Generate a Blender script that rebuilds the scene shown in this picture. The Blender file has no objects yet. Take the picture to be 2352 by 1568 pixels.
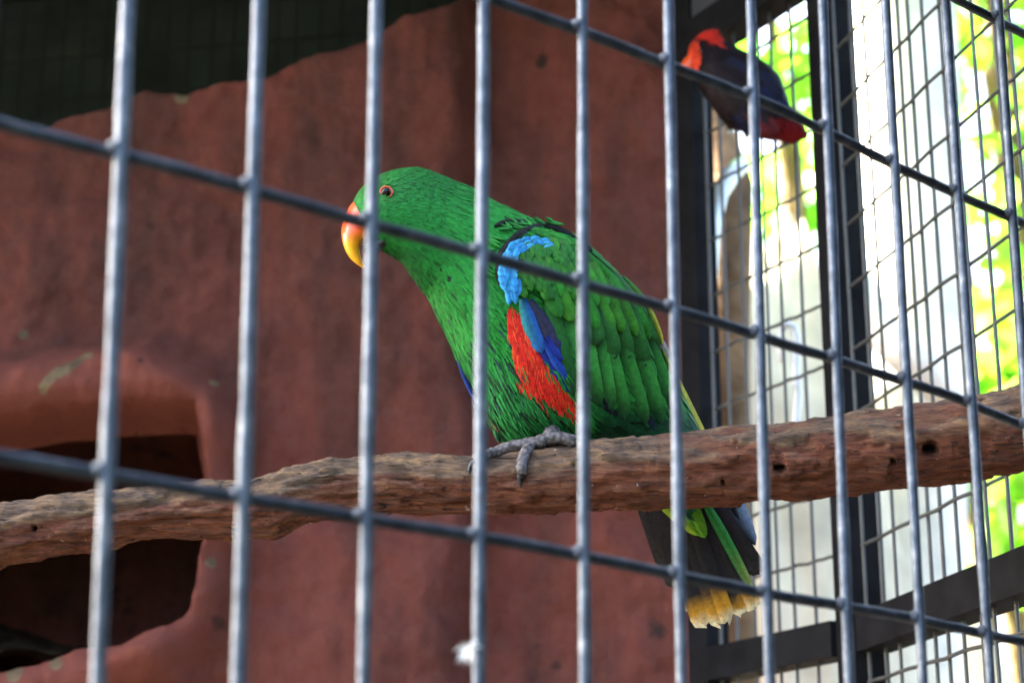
import bpy, bmesh, math, random
from mathutils import Vector, Matrix, noise
from mathutils.bvhtree import BVHTree
random.seed(11)
R = math.radians
SC = bpy.context.scene
COL = SC.collection

# ------------------------------------------------------------------ camera, sky, sun, exposure
PITCH = R(17.01)
CP, SP = math.cos(PITCH), math.sin(PITCH)
FPX, CX, CY = 4555.4, 1176.0, 784.0          # focal length and centre in pixels of a 2352 px wide photograph
CAM = Vector((0, 0, 1.5))
cam_d = bpy.data.cameras.new('camera'); cam = bpy.data.objects.new('camera', cam_d); COL.objects.link(cam)
cam.location = CAM; cam.rotation_euler = (R(90) + PITCH, 0, 0)
cam_d.sensor_width = 36; cam_d.lens = FPX / 2352 * 36
cam_d.clip_start = 0.05; cam_d.clip_end = 400
cam_d.dof.use_dof = True; cam_d.dof.focus_distance = 1.10; cam_d.dof.aperture_fstop = 9.6
SC.camera = cam
SUN_AZ, SUN_EL = R(-65), R(36)                # azimuth clockwise from the view direction (+Y)
w = bpy.data.worlds.new('World'); SC.world = w; w.use_nodes = True
nt = w.node_tree; nt.nodes.clear()
sky = nt.nodes.new('ShaderNodeTexSky'); sky.sky_type = 'NISHITA'; sky.sun_disc = False
sky.sun_elevation = SUN_EL; sky.sun_rotation = SUN_AZ; sky.air_density = 1.0; sky.dust_density = 8.0; sky.ozone_density = 1.0
bg = nt.nodes.new('ShaderNodeBackground'); bg.inputs[1].default_value = 0.13
wo = nt.nodes.new('ShaderNodeOutputWorld')
nt.links.new(sky.outputs[0], bg.inputs[0]); nt.links.new(bg.outputs[0], wo.inputs[0])
sd = bpy.data.lights.new('sun', 'SUN'); sd.energy = 5.0; sd.angle = R(0.53); sd.color = (1, .95, .86)
sun = bpy.data.objects.new('sun', sd); COL.objects.link(sun)
sdir = Vector((math.sin(SUN_AZ) * math.cos(SUN_EL), math.cos(SUN_AZ) * math.cos(SUN_EL), math.sin(SUN_EL)))
sun.rotation_euler = (-sdir).to_track_quat('-Z', 'Y').to_euler(); sun.location = (3, 4, 8)
SC.view_settings.view_transform = 'Standard'; SC.view_settings.look = 'None'
SC.view_settings.exposure = 3.9; SC.view_settings.gamma = 1
SC.render.engine = 'CYCLES'
SC.cycles.use_denoising = True
SC.cycles.max_bounces = 8; SC.cycles.diffuse_bounces = 4; SC.cycles.glossy_bounces = 3; SC.cycles.transmission_bounces = 4
SC.cycles.sample_clamp_indirect = 6

# ------------------------------------------------------------------ helpers
def ray(px, py):
    a = (px - CX) / FPX; b = (CY - py) / FPX
    return Vector((a, CP - b * SP, SP + b * CP))
def at(px, py, Y):
    d = ray(px, py); return CAM + d * (Y / d.y)
def to_px(p):
    d = p - CAM; zc = d.y * CP + d.z * SP; yc = -d.y * SP + d.z * CP
    return CX + FPX * d.x / zc, CY - FPX * yc / zc
def lerp(a, b, t): return a + (b - a) * t
def interp(tab, x):
    if x <= tab[0][0]: return tab[0][1]
    for (a, va), (b, vb) in zip(tab, tab[1:]):
        if x <= b: return lerp(va, vb, (x - a) / (b - a))
    return tab[-1][1]
def sstep(a, b, x):
    t = min(1, max(0, (x - a) / (b - a))); return t * t * (3 - 2 * t)
def lin(c):                                       # 8-bit sRGB to linear
    return tuple((v / 255 / 12.92) if v / 255 <= .04045 else ((v / 255 + .055) / 1.055) ** 2.4 for v in c)
def inpoly(x, y, P):
    r = False; j = len(P) - 1
    for i in range(len(P)):
        if (P[i][1] > y) != (P[j][1] > y) and x < (P[j][0] - P[i][0]) * (y - P[i][1]) / (P[j][1] - P[i][1]) + P[i][0]: r = not r
        j = i
    return r
def tag(o, label=None, cat=None, group=None, kind=None):
    if label: o['label'] = label
    if cat: o['category'] = cat
    if group: o['group'] = group
    if kind: o['kind'] = kind
    return o
def empty(name, loc):
    o = bpy.data.objects.new(name, None); COL.objects.link(o); o.location = loc; o.empty_display_size = .05
    return o
def mesh_data(name, V, F, mat=None, smooth=True, cols=None):
    me = bpy.data.meshes.new(name); me.from_pydata([tuple(v) for v in V], [], F); me.update()
    if smooth: me.polygons.foreach_set('use_smooth', [True] * len(F))
    if mat: me.materials.append(mat)
    if cols:
        a = me.color_attributes.new('Col', 'FLOAT_COLOR', 'POINT')
        a.data.foreach_set('color', [c for k in cols for c in (*k[:3], 1.0)])
    return me
def world_off(parent):
    v = Vector((0, 0, 0))
    while parent: v += parent.location; parent = parent.parent
    return v
def part(name, V, F, mat, parent=None, smooth=True, cols=None):
    off = world_off(parent)
    me = mesh_data(name, [Vector(v) - off for v in V], F, mat, smooth, cols)
    o = bpy.data.objects.new(name, me); COL.objects.link(o); o.parent = parent
    return o
def inst(name, me, loc, parent=None, rot=(0, 0, 0), scale=(1, 1, 1)):
    o = bpy.data.objects.new(name, me); COL.objects.link(o); o.parent = parent
    o.location = Vector(loc) - world_off(parent); o.rotation_euler = rot; o.scale = scale
    return o
def tube(path, rad, n=8, cap=True, jit=0.0, sc=60.0, seed=0.0, flat=1.0):
    V, F = [], []
    P = [Vector(p) for p in path]
    up0 = None
    for i, p in enumerate(P):
        t = (P[min(i + 1, len(P) - 1)] - P[max(i - 1, 0)]).normalized()
        if up0 is None:
            up0 = t.orthogonal().normalized()
        up0 = (up0 - t * up0.dot(t)).normalized(); s = t.cross(up0)
        r = rad[i] if isinstance(rad, (list, tuple)) else rad
        for k in range(n):
            a = 2 * math.pi * k / n
            q = up0 * math.cos(a) + s * math.sin(a) * flat
            rr = r
            if jit: rr = r * (1 + jit * noise.noise((p + q * r) * sc + Vector((seed, 0, 0))))
            V.append(p + q * rr)
    for i in range(len(P) - 1):
        for k in range(n):
            F.append((i * n + k, i * n + (k + 1) % n, (i + 1) * n + (k + 1) % n, (i + 1) * n + k))
    if cap:
        F.append(tuple(range(n))[::-1]); m = (len(P) - 1) * n; F.append(tuple(range(m, m + n)))
    return V, F
def box(c, ax, ay, az):                           # centre and three half-axis vectors
    c = Vector(c); V = []
    for i in (-1, 1):
        for j in (-1, 1):
            for k in (-1, 1): V.append(c + ax * i + ay * j + az * k)
    F = [(0, 1, 3, 2), (4, 6, 7, 5), (0, 4, 5, 1), (2, 3, 7, 6), (0, 2, 6, 4), (1, 5, 7, 3)]
    return V, F
def fbm(p, o=4):
    return noise.fractal(p, 1.0, 2.0, o)

# ------------------------------------------------------------------ materials
class NT:
    def __init__(s, name):
        s.m = bpy.data.materials.new(name); s.m.use_nodes = True; s.t = s.m.node_tree; s.t.nodes.clear()
        s.out = s.n('ShaderNodeOutputMaterial')
    def n(s, ty, **kw):
        x = s.t.nodes.new(ty)
        for k, v in kw.items(): setattr(x, k, v)
        return x
    def l(s, a, b): s.t.links.new(a, b)
    def bsdf(s, rough=.6, spec=.4, metal=0):
        b = s.n('ShaderNodeBsdfPrincipled'); b.inputs['Roughness'].default_value = rough
        b.inputs['Specular IOR Level'].default_value = spec; b.inputs['Metallic'].default_value = metal
        s.l(b.outputs[0], s.out.inputs[0]); return b
    def coord(s, scale=(1, 1, 1), rot=(0, 0, 0)):
        c = s.n('ShaderNodeTexCoord'); m = s.n('ShaderNodeMapping'); m.inputs['Scale'].default_value = scale; m.inputs['Rotation'].default_value = rot
        s.l(c.outputs['Object'], m.inputs[0]); return m.outputs[0]
    def noise(s, vec, scale, detail=5, rough=.55, dist=0):
        x = s.n('ShaderNodeTexNoise'); x.inputs['Scale'].default_value = scale; x.inputs['Detail'].default_value = detail
        x.inputs['Roughness'].default_value = rough; x.inputs['Distortion'].default_value = dist
        s.l(vec, x.inputs['Vector']); return x.outputs[0]
    def ramp(s, fac, stops):
        r = s.n('ShaderNodeValToRGB'); e = r.color_ramp.elements
        while len(e) < len(stops): e.new(.5)
        for i, (p, c) in enumerate(stops): e[i].position = p; e[i].color = (*c, 1)
        s.l(fac, r.inputs[0]); return r.outputs[0]
    def mix(s, fac, a, b, mode='MIX'):
        x = s.n('ShaderNodeMix', data_type='RGBA', blend_type=mode)
        for sock, v in ((x.inputs[0], fac), (x.inputs[6], a), (x.inputs[7], b)):
            if hasattr(v, 'is_linked'): s.l(v, sock)
            elif isinstance(v, tuple): sock.default_value = (*v[:3], 1)
            else: sock.default_value = v
        return x.outputs[2]
    def bump(s, h, b, strength=.3, dist=.001):
        x = s.n('ShaderNodeBump'); x.inputs['Strength'].default_value = strength; x.inputs['Distance'].default_value = dist
        s.l(h, x.inputs['Height']); s.l(x.outputs[0], b.inputs['Normal'])

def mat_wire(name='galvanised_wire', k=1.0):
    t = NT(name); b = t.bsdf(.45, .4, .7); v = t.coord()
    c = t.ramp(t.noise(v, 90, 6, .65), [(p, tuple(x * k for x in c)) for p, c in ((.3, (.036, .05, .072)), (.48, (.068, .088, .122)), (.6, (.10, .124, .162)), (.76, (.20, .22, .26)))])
    t.l(c, b.inputs['Base Color'])
    r = t.ramp(t.noise(v, 160, 4), [(.3, (.34,) * 3), (.7, (.58,) * 3)]); t.l(r, b.inputs['Roughness'])
    t.bump(t.noise(v, 260, 6, .65), b, .6, .0012); return t.m
def mat_black(name='black_painted_steel', base=(.010, .0103, .0122)):
    t = NT(name); b = t.bsdf(.7, .05); v = t.coord()
    t.l(t.ramp(t.noise(v, 40), [(.3, tuple(x * .7 for x in base)), (.7, tuple(x * 1.4 for x in base))]), b.inputs['Base Color'])
    t.bump(t.noise(v, 200), b, .2, .0008); return t.m
def mat_rock():
    t = NT('red_painted_render'); b = t.bsdf(.85, .2); v = t.coord()
    base = t.ramp(t.noise(v, 3.5, 7, .6, .3), [(.25, lin((94, 53, 48))), (.5, lin((122, 66, 58))), (.78, lin((148, 80, 70)))])
    streak = t.noise(t.coord((9, 9, 1.2)), 2.2, 5, .6)
    base = t.mix(t.ramp(streak, [(.42, (0, 0, 0)), (.7, (.75, .75, .75))]), base, lin((66, 46, 44)))
    fine = t.noise(v, 70, 5, .7); base = t.mix(.12, base, t.ramp(fine, [(.3, (.03, .02, .02)), (.7, (.32, .2, .17))]))
    at_ = t.n('ShaderNodeVertexColor', layer_name='Col'); sp = t.n('ShaderNodeSeparateColor'); t.l(at_.outputs[0], sp.inputs[0])
    # red: bare cement chips; green: dirt and droppings stains, darker nest hollow; blue: nest lip lighter towards its top
    chipn = t.noise(v, 24, 7, .75, .5)
    m1 = t.n('ShaderNodeMath', operation='ADD'); t.l(sp.outputs[0], m1.inputs[0]); t.l(chipn, m1.inputs[1])
    chip = t.ramp(m1.outputs[0], [(.93, (0, 0, 0)), (1.12, (1, 1, 1))])
    cement = t.ramp(t.noise(v, 55), [(.3, lin((92, 80, 66))), (.7, lin((146, 128, 100)))])
    base = t.mix(sp.outputs[2], base, lin((138, 80, 70)))
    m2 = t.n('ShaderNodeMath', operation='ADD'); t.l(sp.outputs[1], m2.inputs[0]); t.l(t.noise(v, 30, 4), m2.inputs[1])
    dirt = t.ramp(m2.outputs[0], [(.85, (0, 0, 0)), (1.15, (.9, .9, .9))])  # stains and the darker nest hollow share this mask
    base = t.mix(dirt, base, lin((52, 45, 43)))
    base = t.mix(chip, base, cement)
    base = t.mix(1.0, base, (.93, .87, .83), 'MULTIPLY')
    t.l(base, b.inputs['Base Color'])
    t.bump(t.noise(v, 38, 10, .72), b, .9, .010); return t.m
def mat_perch():
    t = NT('peeled_timber'); b = t.bsdf(.8, .25); v = t.coord((1, 4.5, 4.5)); v0 = t.coord()
    g = t.noise(v, 30, 10, .72, .9); g2 = t.noise(t.coord((1, 8, 8)), 48, 9, .74, .6)
    base = t.ramp(g, [(.30, lin((40, 29, 28))), (.42, lin((88, 58, 49))), (.52, lin((120, 80, 64))), (.60, lin((156, 118, 92))), (.72, lin((104, 84, 74)))])
    base = t.mix(.45, base, t.ramp(g2, [(.36, lin((44, 32, 31))), (.5, lin((124, 82, 66))), (.62, lin((170, 134, 104)))]))
    cn = t.n('ShaderNodeVertexColor', layer_name='Col'); sp = t.n('ShaderNodeSeparateColor'); t.l(cn.outputs[0], sp.inputs[0])
    # red: silvered upper side; green: fresh red heartwood; blue: bored holes
    wn = t.n('ShaderNodeMath', operation='MULTIPLY_ADD'); t.l(t.noise(v, 18, 7, .7), wn.inputs[0]); wn.inputs[1].default_value = 1.6; wn.inputs[2].default_value = -.8
    ad = t.n('ShaderNodeMath', operation='ADD'); t.l(sp.outputs[0], ad.inputs[0]); t.l(wn.outputs[0], ad.inputs[1])
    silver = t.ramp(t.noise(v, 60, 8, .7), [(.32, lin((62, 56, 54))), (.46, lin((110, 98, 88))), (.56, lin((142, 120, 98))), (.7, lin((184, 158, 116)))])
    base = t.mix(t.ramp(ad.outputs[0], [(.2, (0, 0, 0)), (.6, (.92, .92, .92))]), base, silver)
    ad2 = t.n('ShaderNodeMath', operation='ADD'); t.l(sp.outputs[1], ad2.inputs[0]); t.l(wn.outputs[0], ad2.inputs[1])
    base = t.mix(t.ramp(ad2.outputs[0], [(.4, (0, 0, 0)), (.85, (.6, .6, .6))]), base, t.ramp(g2, [(.36, lin((56, 33, 30))), (.62, lin((148, 84, 60)))]))
    spot = t.ramp(t.noise(t.coord((1, 1.6, 1.6)), 150, 3, .6), [(.69, (0, 0, 0)), (.74, (1, 1, 1))])
    base = t.mix(spot, base, lin((196, 180, 168)))
    crack = t.ramp(t.noise(t.coord((1, 9, 9)), 24, 7, .62, 1.6), [(.33, (1, 1, 1)), (.41, (0, 0, 0))])
    base = t.mix(crack, base, lin((36, 24, 23)))
    base = t.mix(1.0, base, (.92, .85, .80), 'MULTIPLY')
    base = t.mix(sp.outputs[2], base, (.006, .005, .005))
    t.l(base, b.inputs['Base Color'])
    h = t.mix(.5, t.noise(v, 45, 9, .7, .5), g2); t.bump(h, b, 1.0, .008); return t.m
def mat_feather(name='feather', rough=.6, sheen=.04):
    t = NT(name); b = t.bsdf(rough, .16)
    c = t.n('ShaderNodeVertexColor', layer_name='Col'); v = t.coord()
    f = t.ramp(t.noise(v, 420, 3, .6), [(.3, (.72,) * 3), (.7, (1.22,) * 3)])
    t.l(t.mix(1.0, c.outputs[0], f, 'MULTIPLY'), b.inputs['Base Color'])
    b.inputs['Sheen Weight'].default_value = sheen; b.inputs['Sheen Roughness'].default_value = .4
    t.bump(t.noise(v, 900, 3), b, .25, .0006); return t.m
def mat_plain(name, col, rough=.5, spec=.4, var=.25, scale=60, bump=.2, bd=.001, metal=0):
    t = NT(name); b = t.bsdf(rough, spec, metal); v = t.coord()
    t.l(t.ramp(t.noise(v, scale, 6), [(.3, tuple(x * (1 - var) for x in col)), (.7, tuple(min(1, x * (1 + var)) for x in col))]), b.inputs['Base Color'])
    if bump: t.bump(t.noise(v, scale * 3, 6), b, bump, bd)
    return t.m
def mat_vc(name, rough, spec):
    t = NT(name); b = t.bsdf(rough, spec); c = t.n('ShaderNodeVertexColor', layer_name='Col')
    t.l(t.mix(1.0, c.outputs[0], t.ramp(t.noise(t.coord(), 300), [(.3, (.85,) * 3), (.7, (1.1,) * 3)]), 'MULTIPLY'), b.inputs['Base Color']); return t.m
def mat_leaf():
    t = NT('leaf'); v = t.coord(); c = t.n('ShaderNodeVertexColor', layer_name='Col')
    d = t.n('ShaderNodeBsdfPrincipled'); d.inputs['Roughness'].default_value = .4
    tr = t.n('ShaderNodeBsdfTranslucent'); mx = t.n('ShaderNodeMixShader'); mx.inputs[0].default_value = .5
    t.l(c.outputs[0], d.inputs['Base Color'])
    t.l(t.mix(1.0, c.outputs[0], (1.5, 2.3, .9), 'MULTIPLY'), tr.inputs[0])
    t.l(d.outputs[0], mx.inputs[1]); t.l(tr.outputs[0], mx.inputs[2]); t.l(mx.outputs[0], t.out.inputs[0]); return t.m
def mat_scaly():
    t = NT('scaly_foot_skin'); b = t.bsdf(.6, .4); v = t.coord()
    vo = t.n('ShaderNodeTexVoronoi'); vo.inputs['Scale'].default_value = 420; t.l(v, vo.inputs['Vector'])
    t.l(t.ramp(vo.outputs['Distance'], [(.1, lin((116, 112, 112))), (.5, lin((86, 82, 84))), (.8, lin((50, 47, 48)))]), b.inputs['Base Color'])
    t.bump(vo.outputs['Distance'], b, -.8, .0012); return t.m

M = dict(wire=mat_wire(), shade_wire=mat_wire('wire_painted_shade', .6), black=mat_black(), rock=mat_rock(), perch=mat_perch(), feather=mat_feather(),
         thin=mat_plain('dark_thin_wire', (.065, .07, .07), .5, .4), darkwire=mat_plain('dark_green_wire', (.02, .022, .024), .6, .3),
         beak=mat_vc('beak_horn', .28, .5), leaf=mat_leaf(), foot=mat_scaly(),
         claw=mat_plain('claw_horn', (.014, .014, .016), .35, .5), eye=mat_plain('dark_eye', (.002, .002, .003), .12, .3, bump=0),
         iris=mat_plain('orange_iris', lin((214, 82, 20)), .3, .5), skin=mat_plain('bare_eye_skin', lin((40, 70, 45)), .6),
         roof=mat_plain('dark_roof_sheet', (.045, .048, .058), .7, .2, .3, 8), shed=mat_plain('dark_green_shade_cloth', (.05, .064, .066), .9, .1, .35, 14),
         bark=mat_plain('brown_bark', lin((112, 90, 66)), .9, .1, .5, 14, .8, .02), pale=mat_plain('pale_bark', lin((222, 217, 202)), .85, .15, .3, 9, .6, .01),
         stone=mat_plain('beige_stone', lin((190, 180, 156)), .9, .15, .3, 7, .6, .01), dirt=mat_plain('packed_earth', lin((62, 58, 52)), .95, .1, .3, 3, .5, .01),
         plinth=mat_plain('grey_cement', lin((120, 116, 110)), .9, .15, .25, 9, .4, .004), white=mat_plain('white_plastic', lin((226, 228, 228)), .35, .4, .05),
         zinc=mat_plain('zinc_pipe', lin((196, 202, 196)), .4, .5, .2, 40, .2, .001, .4))

# ------------------------------------------------------------------ ground and low wall
g = part('ground', [(-60, -60, 0), (60, -60, 0), (60, 80, 0), (-60, 80, 0)], [(0, 1, 2, 3)], M['dirt'], None, False); tag(g, kind='structure')

# aviary plan: front panel F, side panels S1 (rock to post) and S2 (post to front corner)
U = 0.0508
F0 = Vector((-3.1752 * U, 10.869 * U, 0)); FD = Vector((.7405, .672, 0)).normalized()
def fpt(i, z): return Vector((F0.x, F0.y, z)) + FD * (i * U)
POST = Vector((.2535, 1.436, 0)); D2 = Vector((.225, -.974, 0)).normalized(); D1 = Vector((-.5, .866, 0)).normalized()
CORN = POST + D1 * .19
FCORN = Vector((.350, 1.017, 0))
ZF0 = 1.5 + .1378; ZB = .1062
Z_LO, Z_HI = .62, 2.25

# low cement plinth under the wire panels
pl = empty('low_wall', (.2, 1.0, 0)); tag(pl, 'low grey cement kerb wall under the wire panels of the aviary', 'wall')
def wall_seg(a, b, h, t):
    d = (b - a).normalized(); n = Vector((-d.y, d.x, 0)); c = (a + b) / 2
    return box(Vector((c.x, c.y, h / 2)), d * ((b - a).length / 2), n * t, Vector((0, 0, h / 2)))
for k, (a, b) in enumerate(((fpt(-12, 0), FCORN), (FCORN - D2 * .052, POST), (POST + D1 * .05, CORN))):
    part('coping', *wall_seg(a, b, .6 - .01 * k, .05), M['plinth'], pl, False)

# ------------------------------------------------------------------ front welded mesh
front = empty('welded_mesh_panel', fpt(5, Z_LO))
tag(front, 'galvanised welded wire mesh front of the aviary, thick upright bars with wide gaps', 'wire mesh')
BAR_PX = {1: (294, 225), 2: (595, 549), 3: (864, 833), 4: (1112, 1100), 5: (1337, 1345), 6: (1536, 1565), 7: (1723, 1769), 8: (1889, 1952), 9: (2034, 2121), 10: (2171, 2275), 11: (2292, 2402)}
ROW_PX = {1: [(0, 290), (283, 356), (579, 435), (857, 518), (1103, 583), (1340, 653), (1550, 712), (1743, 770), (1919, 827), (2083, 877), (2234, 924), (2352, 985)],
          2: [(1118, -2), (1335, 70), (1540, 153), (1728, 223), (1898, 299), (2053, 382), (2200, 447), (2337, 508)],
          0: [(0, 1050), (250, 1090), (561, 1143), (834, 1192), (1103, 1232), (1338, 1275), (1560, 1322), (1763, 1364), (1947, 1392), (2114, 1423), (2264, 1454), (2352, 1476)]}
WR = .00232
FN = Vector((FD.y, -FD.x, 0))                    # outward, towards the visitor
def on_front(px, py, off):                       # where a sight line meets the front panel
    d = ray(px, py); o = Vector((F0.x, F0.y, 0)) + FN * off
    t = (o - CAM).dot(FN) / d.dot(FN); return CAM + d * t
ROWT = {}
for j, P in ROW_PX.items():
    tab = []
    for (x, y) in P:
        p = on_front(x, y, -WR * .85); tab.append(((p - Vector((F0.x, F0.y, 0))).dot(FD) / U, p.z - ZF0 - ZB * j))
    m_ = sum(t[1] for t in tab) / len(tab)
    ROWT[j] = [(tab[0][0] - 5, m_)] + tab + [(tab[-1][0] + 4, m_)]
def row_z(j, i):
    if j not in ROWT: return ZF0 + ZB * j
    return ZF0 + ZB * j + sum(interp(ROWT[j], i + q * .3) for q in range(-2, 3)) / 5
BARL = {}
for i, (xt, xb) in BAR_PX.items():
    a_, b_ = on_front(xt, 0, WR * .85), on_front(xb, 1568, WR * .85)
    f_ = lambda p: (p - Vector((F0.x, F0.y, 0))).dot(FD) - i * U
    BARL[i] = (f_(b_), b_.z, f_(a_), a_.z)
def bar_off(i, z):
    if i not in BARL: return .0011 * noise.noise(Vector((i * 3.7, 0, 0)))
    o0, z0, o1, z1 = BARL[i]; return lerp(o0, o1, max(-.6, min(1.3, (z - z0) / (z1 - z0))))
bead_me = None
def bead_mesh():
    bm = bmesh.new(); bmesh.ops.create_icosphere(bm, subdivisions=2, radius=1)
    for v in bm.verts: v.co *= 1 + .18 * noise.noise(v.co * 2.1)
    me = bpy.data.meshes.new('weld_bead'); bm.to_mesh(me); bm.free()
    me.polygons.foreach_set('use_smooth', [True] * len(me.polygons)); me.materials.append(M['wire']); return me
bead_me = bead_mesh()
rows = list(range(-9, 6))
for i in range(-5, 14):
    path = []
    n = 90
    for k in range(n + 1):
        z = lerp(Z_LO, Z_HI, k / n)
        path.append(fpt(i, z) + FD * (bar_off(i, z) + .0006 * noise.noise(Vector((i * 9.1, z * 4, 1)))) + FN * (WR * .85))
    V, F = tube(path, WR, 12, True, .2, 120, i * 7.7)
    bar = part('upright_wire', V, F, M['wire'], front)
    for j in rows:
        z = row_z(j, i)
        if -2 <= j <= 3:
            b = inst('weld_bead', bead_me, fpt(i, z) + FD * (bar_off(i, z) - .0019) + FN * (WR * .3) + Vector((0, 0, .0006)), bar,
                     (0, 0, math.atan2(FD.y, FD.x)), (.0027, .0027, .0023 + .0007 * random.random()))
for j in rows:
    path = []; n = 150
    for k in range(n + 1):
        i = lerp(-5.3, 13.4, k / n)
        path.append(fpt(i, row_z(j, i)) - FN * (WR * .85) + Vector((0, 0, .0004 * noise.noise(Vector((i * 1.3, j * 5, 2))))))
    V, F = tube(path, WR * .98, 12, True, .14, 170, j * 5.3)
    part('cross_wire', V, F, M['shade_wire'], front)  # darker colour stands in for the shade under the cross wires
for z in (Z_LO - .012, Z_HI + .012):
    a, b = fpt(-5.5, z), fpt(13.5, z); part('edge_rail', *box((a + b) / 2, FD * ((b - a).length / 2), FN * .012, Vector((0, 0, .011))), M['black'], front, False)

# ------------------------------------------------------------------ side panels with thin mesh
def thin_panel(name, label, A, D, length, phase, z0, spacing=.0246, zs=(Z_LO, Z_HI), mat='thin', wr=.0014, rowh=.0492, rowz=1.78):
    root = empty(name, (A.x, A.y, zs[0])); tag(root, label, 'wire mesh')
    up_me = mesh_data('upright_wire', *tube([(0, 0, z * (zs[1] - zs[0]) / 24) for z in range(25)], wr, 6, True, .1, 200), M[mat])
    N = Vector((D.y, -D.x, 0))
    k = 0; s = phase
    while s < length:
        inst('upright_wire', up_me, Vector((A.x, A.y, zs[0])) + D * (s + random.uniform(-.0012, .0012)), root, (random.uniform(-.003, .003), random.uniform(-.003, .003), random.random() * 6)); s += spacing; k += 1
    z = rowz
    while z - rowh > zs[0]: z -= rowh
    row_me = mesh_data('cross_wire', *tube([D * (length * q / 30) + Vector((0, 0, .0016 * noise.noise(Vector((q * .45, 3, 1))))) for q in range(31)], wr, 6, True), M[mat])
    while z < zs[1]:
        inst('cross_wire', row_me, Vector((A.x, A.y, z)) + N * wr * 1.8, root); z += rowh
    return root
s2 = thin_panel('side_mesh_panel', 'thin dark wire side mesh between the black post and the front corner', POST, D2, (FCORN - POST).length - .01, .0215, 0)
s1 = thin_panel('side_mesh_panel', 'thin dark wire side mesh between the red rock wall and the black post', POST, D1, .185, .026, 0)
# black steel frame
fr = empty('steel_frame', (POST.x, POST.y, 0)); tag(fr, 'black square steel frame with upright post and rail carrying the side mesh', 'frame')
def rail(A, B, z, h, t, name='rail'):
    d = (B - A); L = d.length; d.normalize(); n = Vector((-d.y, d.x, 0)); c = (A + B) / 2
    part(name, *box(Vector((c.x, c.y, z)), d * (L / 2), n * t, Vector((0, 0, h / 2))), M['black'], fr, False)
a = R(14)
part('post', *box((POST.x, POST.y, Z_HI / 2 + .02), Vector((math.cos(a), math.sin(a), 0)) * .0140, Vector((-math.sin(a), math.cos(a), 0)) * .0140, Vector((0, 0, Z_HI / 2))), M['black'], fr, False)
part('post', *box((CORN.x, CORN.y, 1.27), Vector((.86, .5, 0)) * .011, D1 * .013, Vector((0, 0, 1.27))), M['black'], fr, False)
rail(POST + D2 * .02, FCORN, 1.7155, .027, .013); rail(POST + D1 * .02, CORN - D1 * .013, 1.7165, .026, .0125)
rail(POST + D2 * .02, FCORN, Z_HI + .012, .03, .014); rail(POST + D1 * .02, CORN - D1 * .013, Z_HI + .0125, .031, .0135)

# ------------------------------------------------------------------ roof over the aviary
rf = empty('roof', (-.3, 1.2, 2.55)); tag(rf, 'dark sheet roof over the aviary', 'roof')
ov = .10
nF = FN * .22
rp = [Vector((-2.6, 1.0, 0)), Vector((.40, 1.0, 0)), POST + Vector((ov, .06, 0)), CORN + Vector((ov * .7, .12, 0)), CORN + Vector((.05, 1.0, 0)), Vector((-2.2, 2.9, 0))]
V = [Vector((p.x, p.y, 2.55)) for p in rp] + [Vector((p.x, p.y, 2.585)) for p in rp]; nn = len(rp)
Fs = [tuple(range(nn)), tuple(range(nn, 2 * nn))[::-1]] + [(k, k + nn, (k + 1) % nn + nn, (k + 1) % nn) for k in range(nn)]
part('roof_sheet', V, Fs, M['roof'], rf, False)
for k in range(6):
    y = 1.25 + k * .22
    part('rafter', *box((-.9, y + .03 * k, 2.53), Vector((.95, -.18, 0)), Vector((.02, .1, 0)).normalized() * .014, Vector((0, 0, .018))), M['roof'], rf, False)

fa, fb = POST + D1 * .012, CORN + D1 * .0
fc = (fa + fb) / 2; part('fascia', *box(Vector((fc.x, fc.y, 2.411)), D1 * ((fb - fa).length / 2), Vector((D1.y, -D1.x, 0)) * .008, Vector((0, 0, .136))), M['roof'], rf, False)

part('fascia', *box(Vector((CORN.x + .004, 2.02, 2.40)), Vector((.008, 0, 0)), Vector((0, .40, 0)), Vector((0, 0, .147))), M['roof'], rf, False)
# ------------------------------------------------------------------ red rock wall
YR = 1.66
def rock_plane(px, py): return at(px, py, YR)
top_px = [(-900, 300), (-300, 268), (0, 274), (96, 276), (192, 262), (269, 254), (312, 247), (365, 235), (432, 224), (562, 211), (614, 202), (672, 175), (768, 149), (840, 127), (888, 103), (960, 72), (1022, 43), (1094, 8), (1200, -40), (1300, -30), (1367, 0), (1410, 10), (1460, 27), (1510, 38), (1600, 48)]
tops = [(at(x, y, YR + .06).x, at(x, y, YR + .06).z) for x, y in top_px]
hole_px = [(-180, 1010), (0, 957), (110, 938), (236, 931), (440, 925), (448, 980), (467, 1080), (470, 1160), (465, 1233), (451, 1289), (429, 1393), (385, 1431), (275, 1470), (165, 1492), (0, 1536), (-180, 1540), (-320, 1300)]
lip_px = [(-330, 900), (0, 793), (165, 766), (330, 750), (396, 777), (467, 826), (517, 882), (534, 970), (540, 1090), (530, 1230), (500, 1338), (455, 1460), (400, 1560), (200, 1660), (-200, 1700), (-450, 1300)]
def conv(P): return [(at(x, y, YR - .05).x, at(x, y, YR - .05).z) for x, y in P]
hole, lip = conv(hole_px), conv(lip_px)
def sdist(x, y, P):
    best = 9e9; j = len(P) - 1
    for i in range(len(P)):
        ax, ay = P[j]; bx, by = P[i]; dx, dy = bx - ax, by - ay
        t = max(0, min(1, ((x - ax) * dx + (y - ay) * dy) / (dx * dx + dy * dy + 1e-12)))
        best = min(best, math.hypot(x - ax - t * dx, y - ay - t * dy)); j = i
    return -best if inpoly(x, y, P) else best
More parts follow.
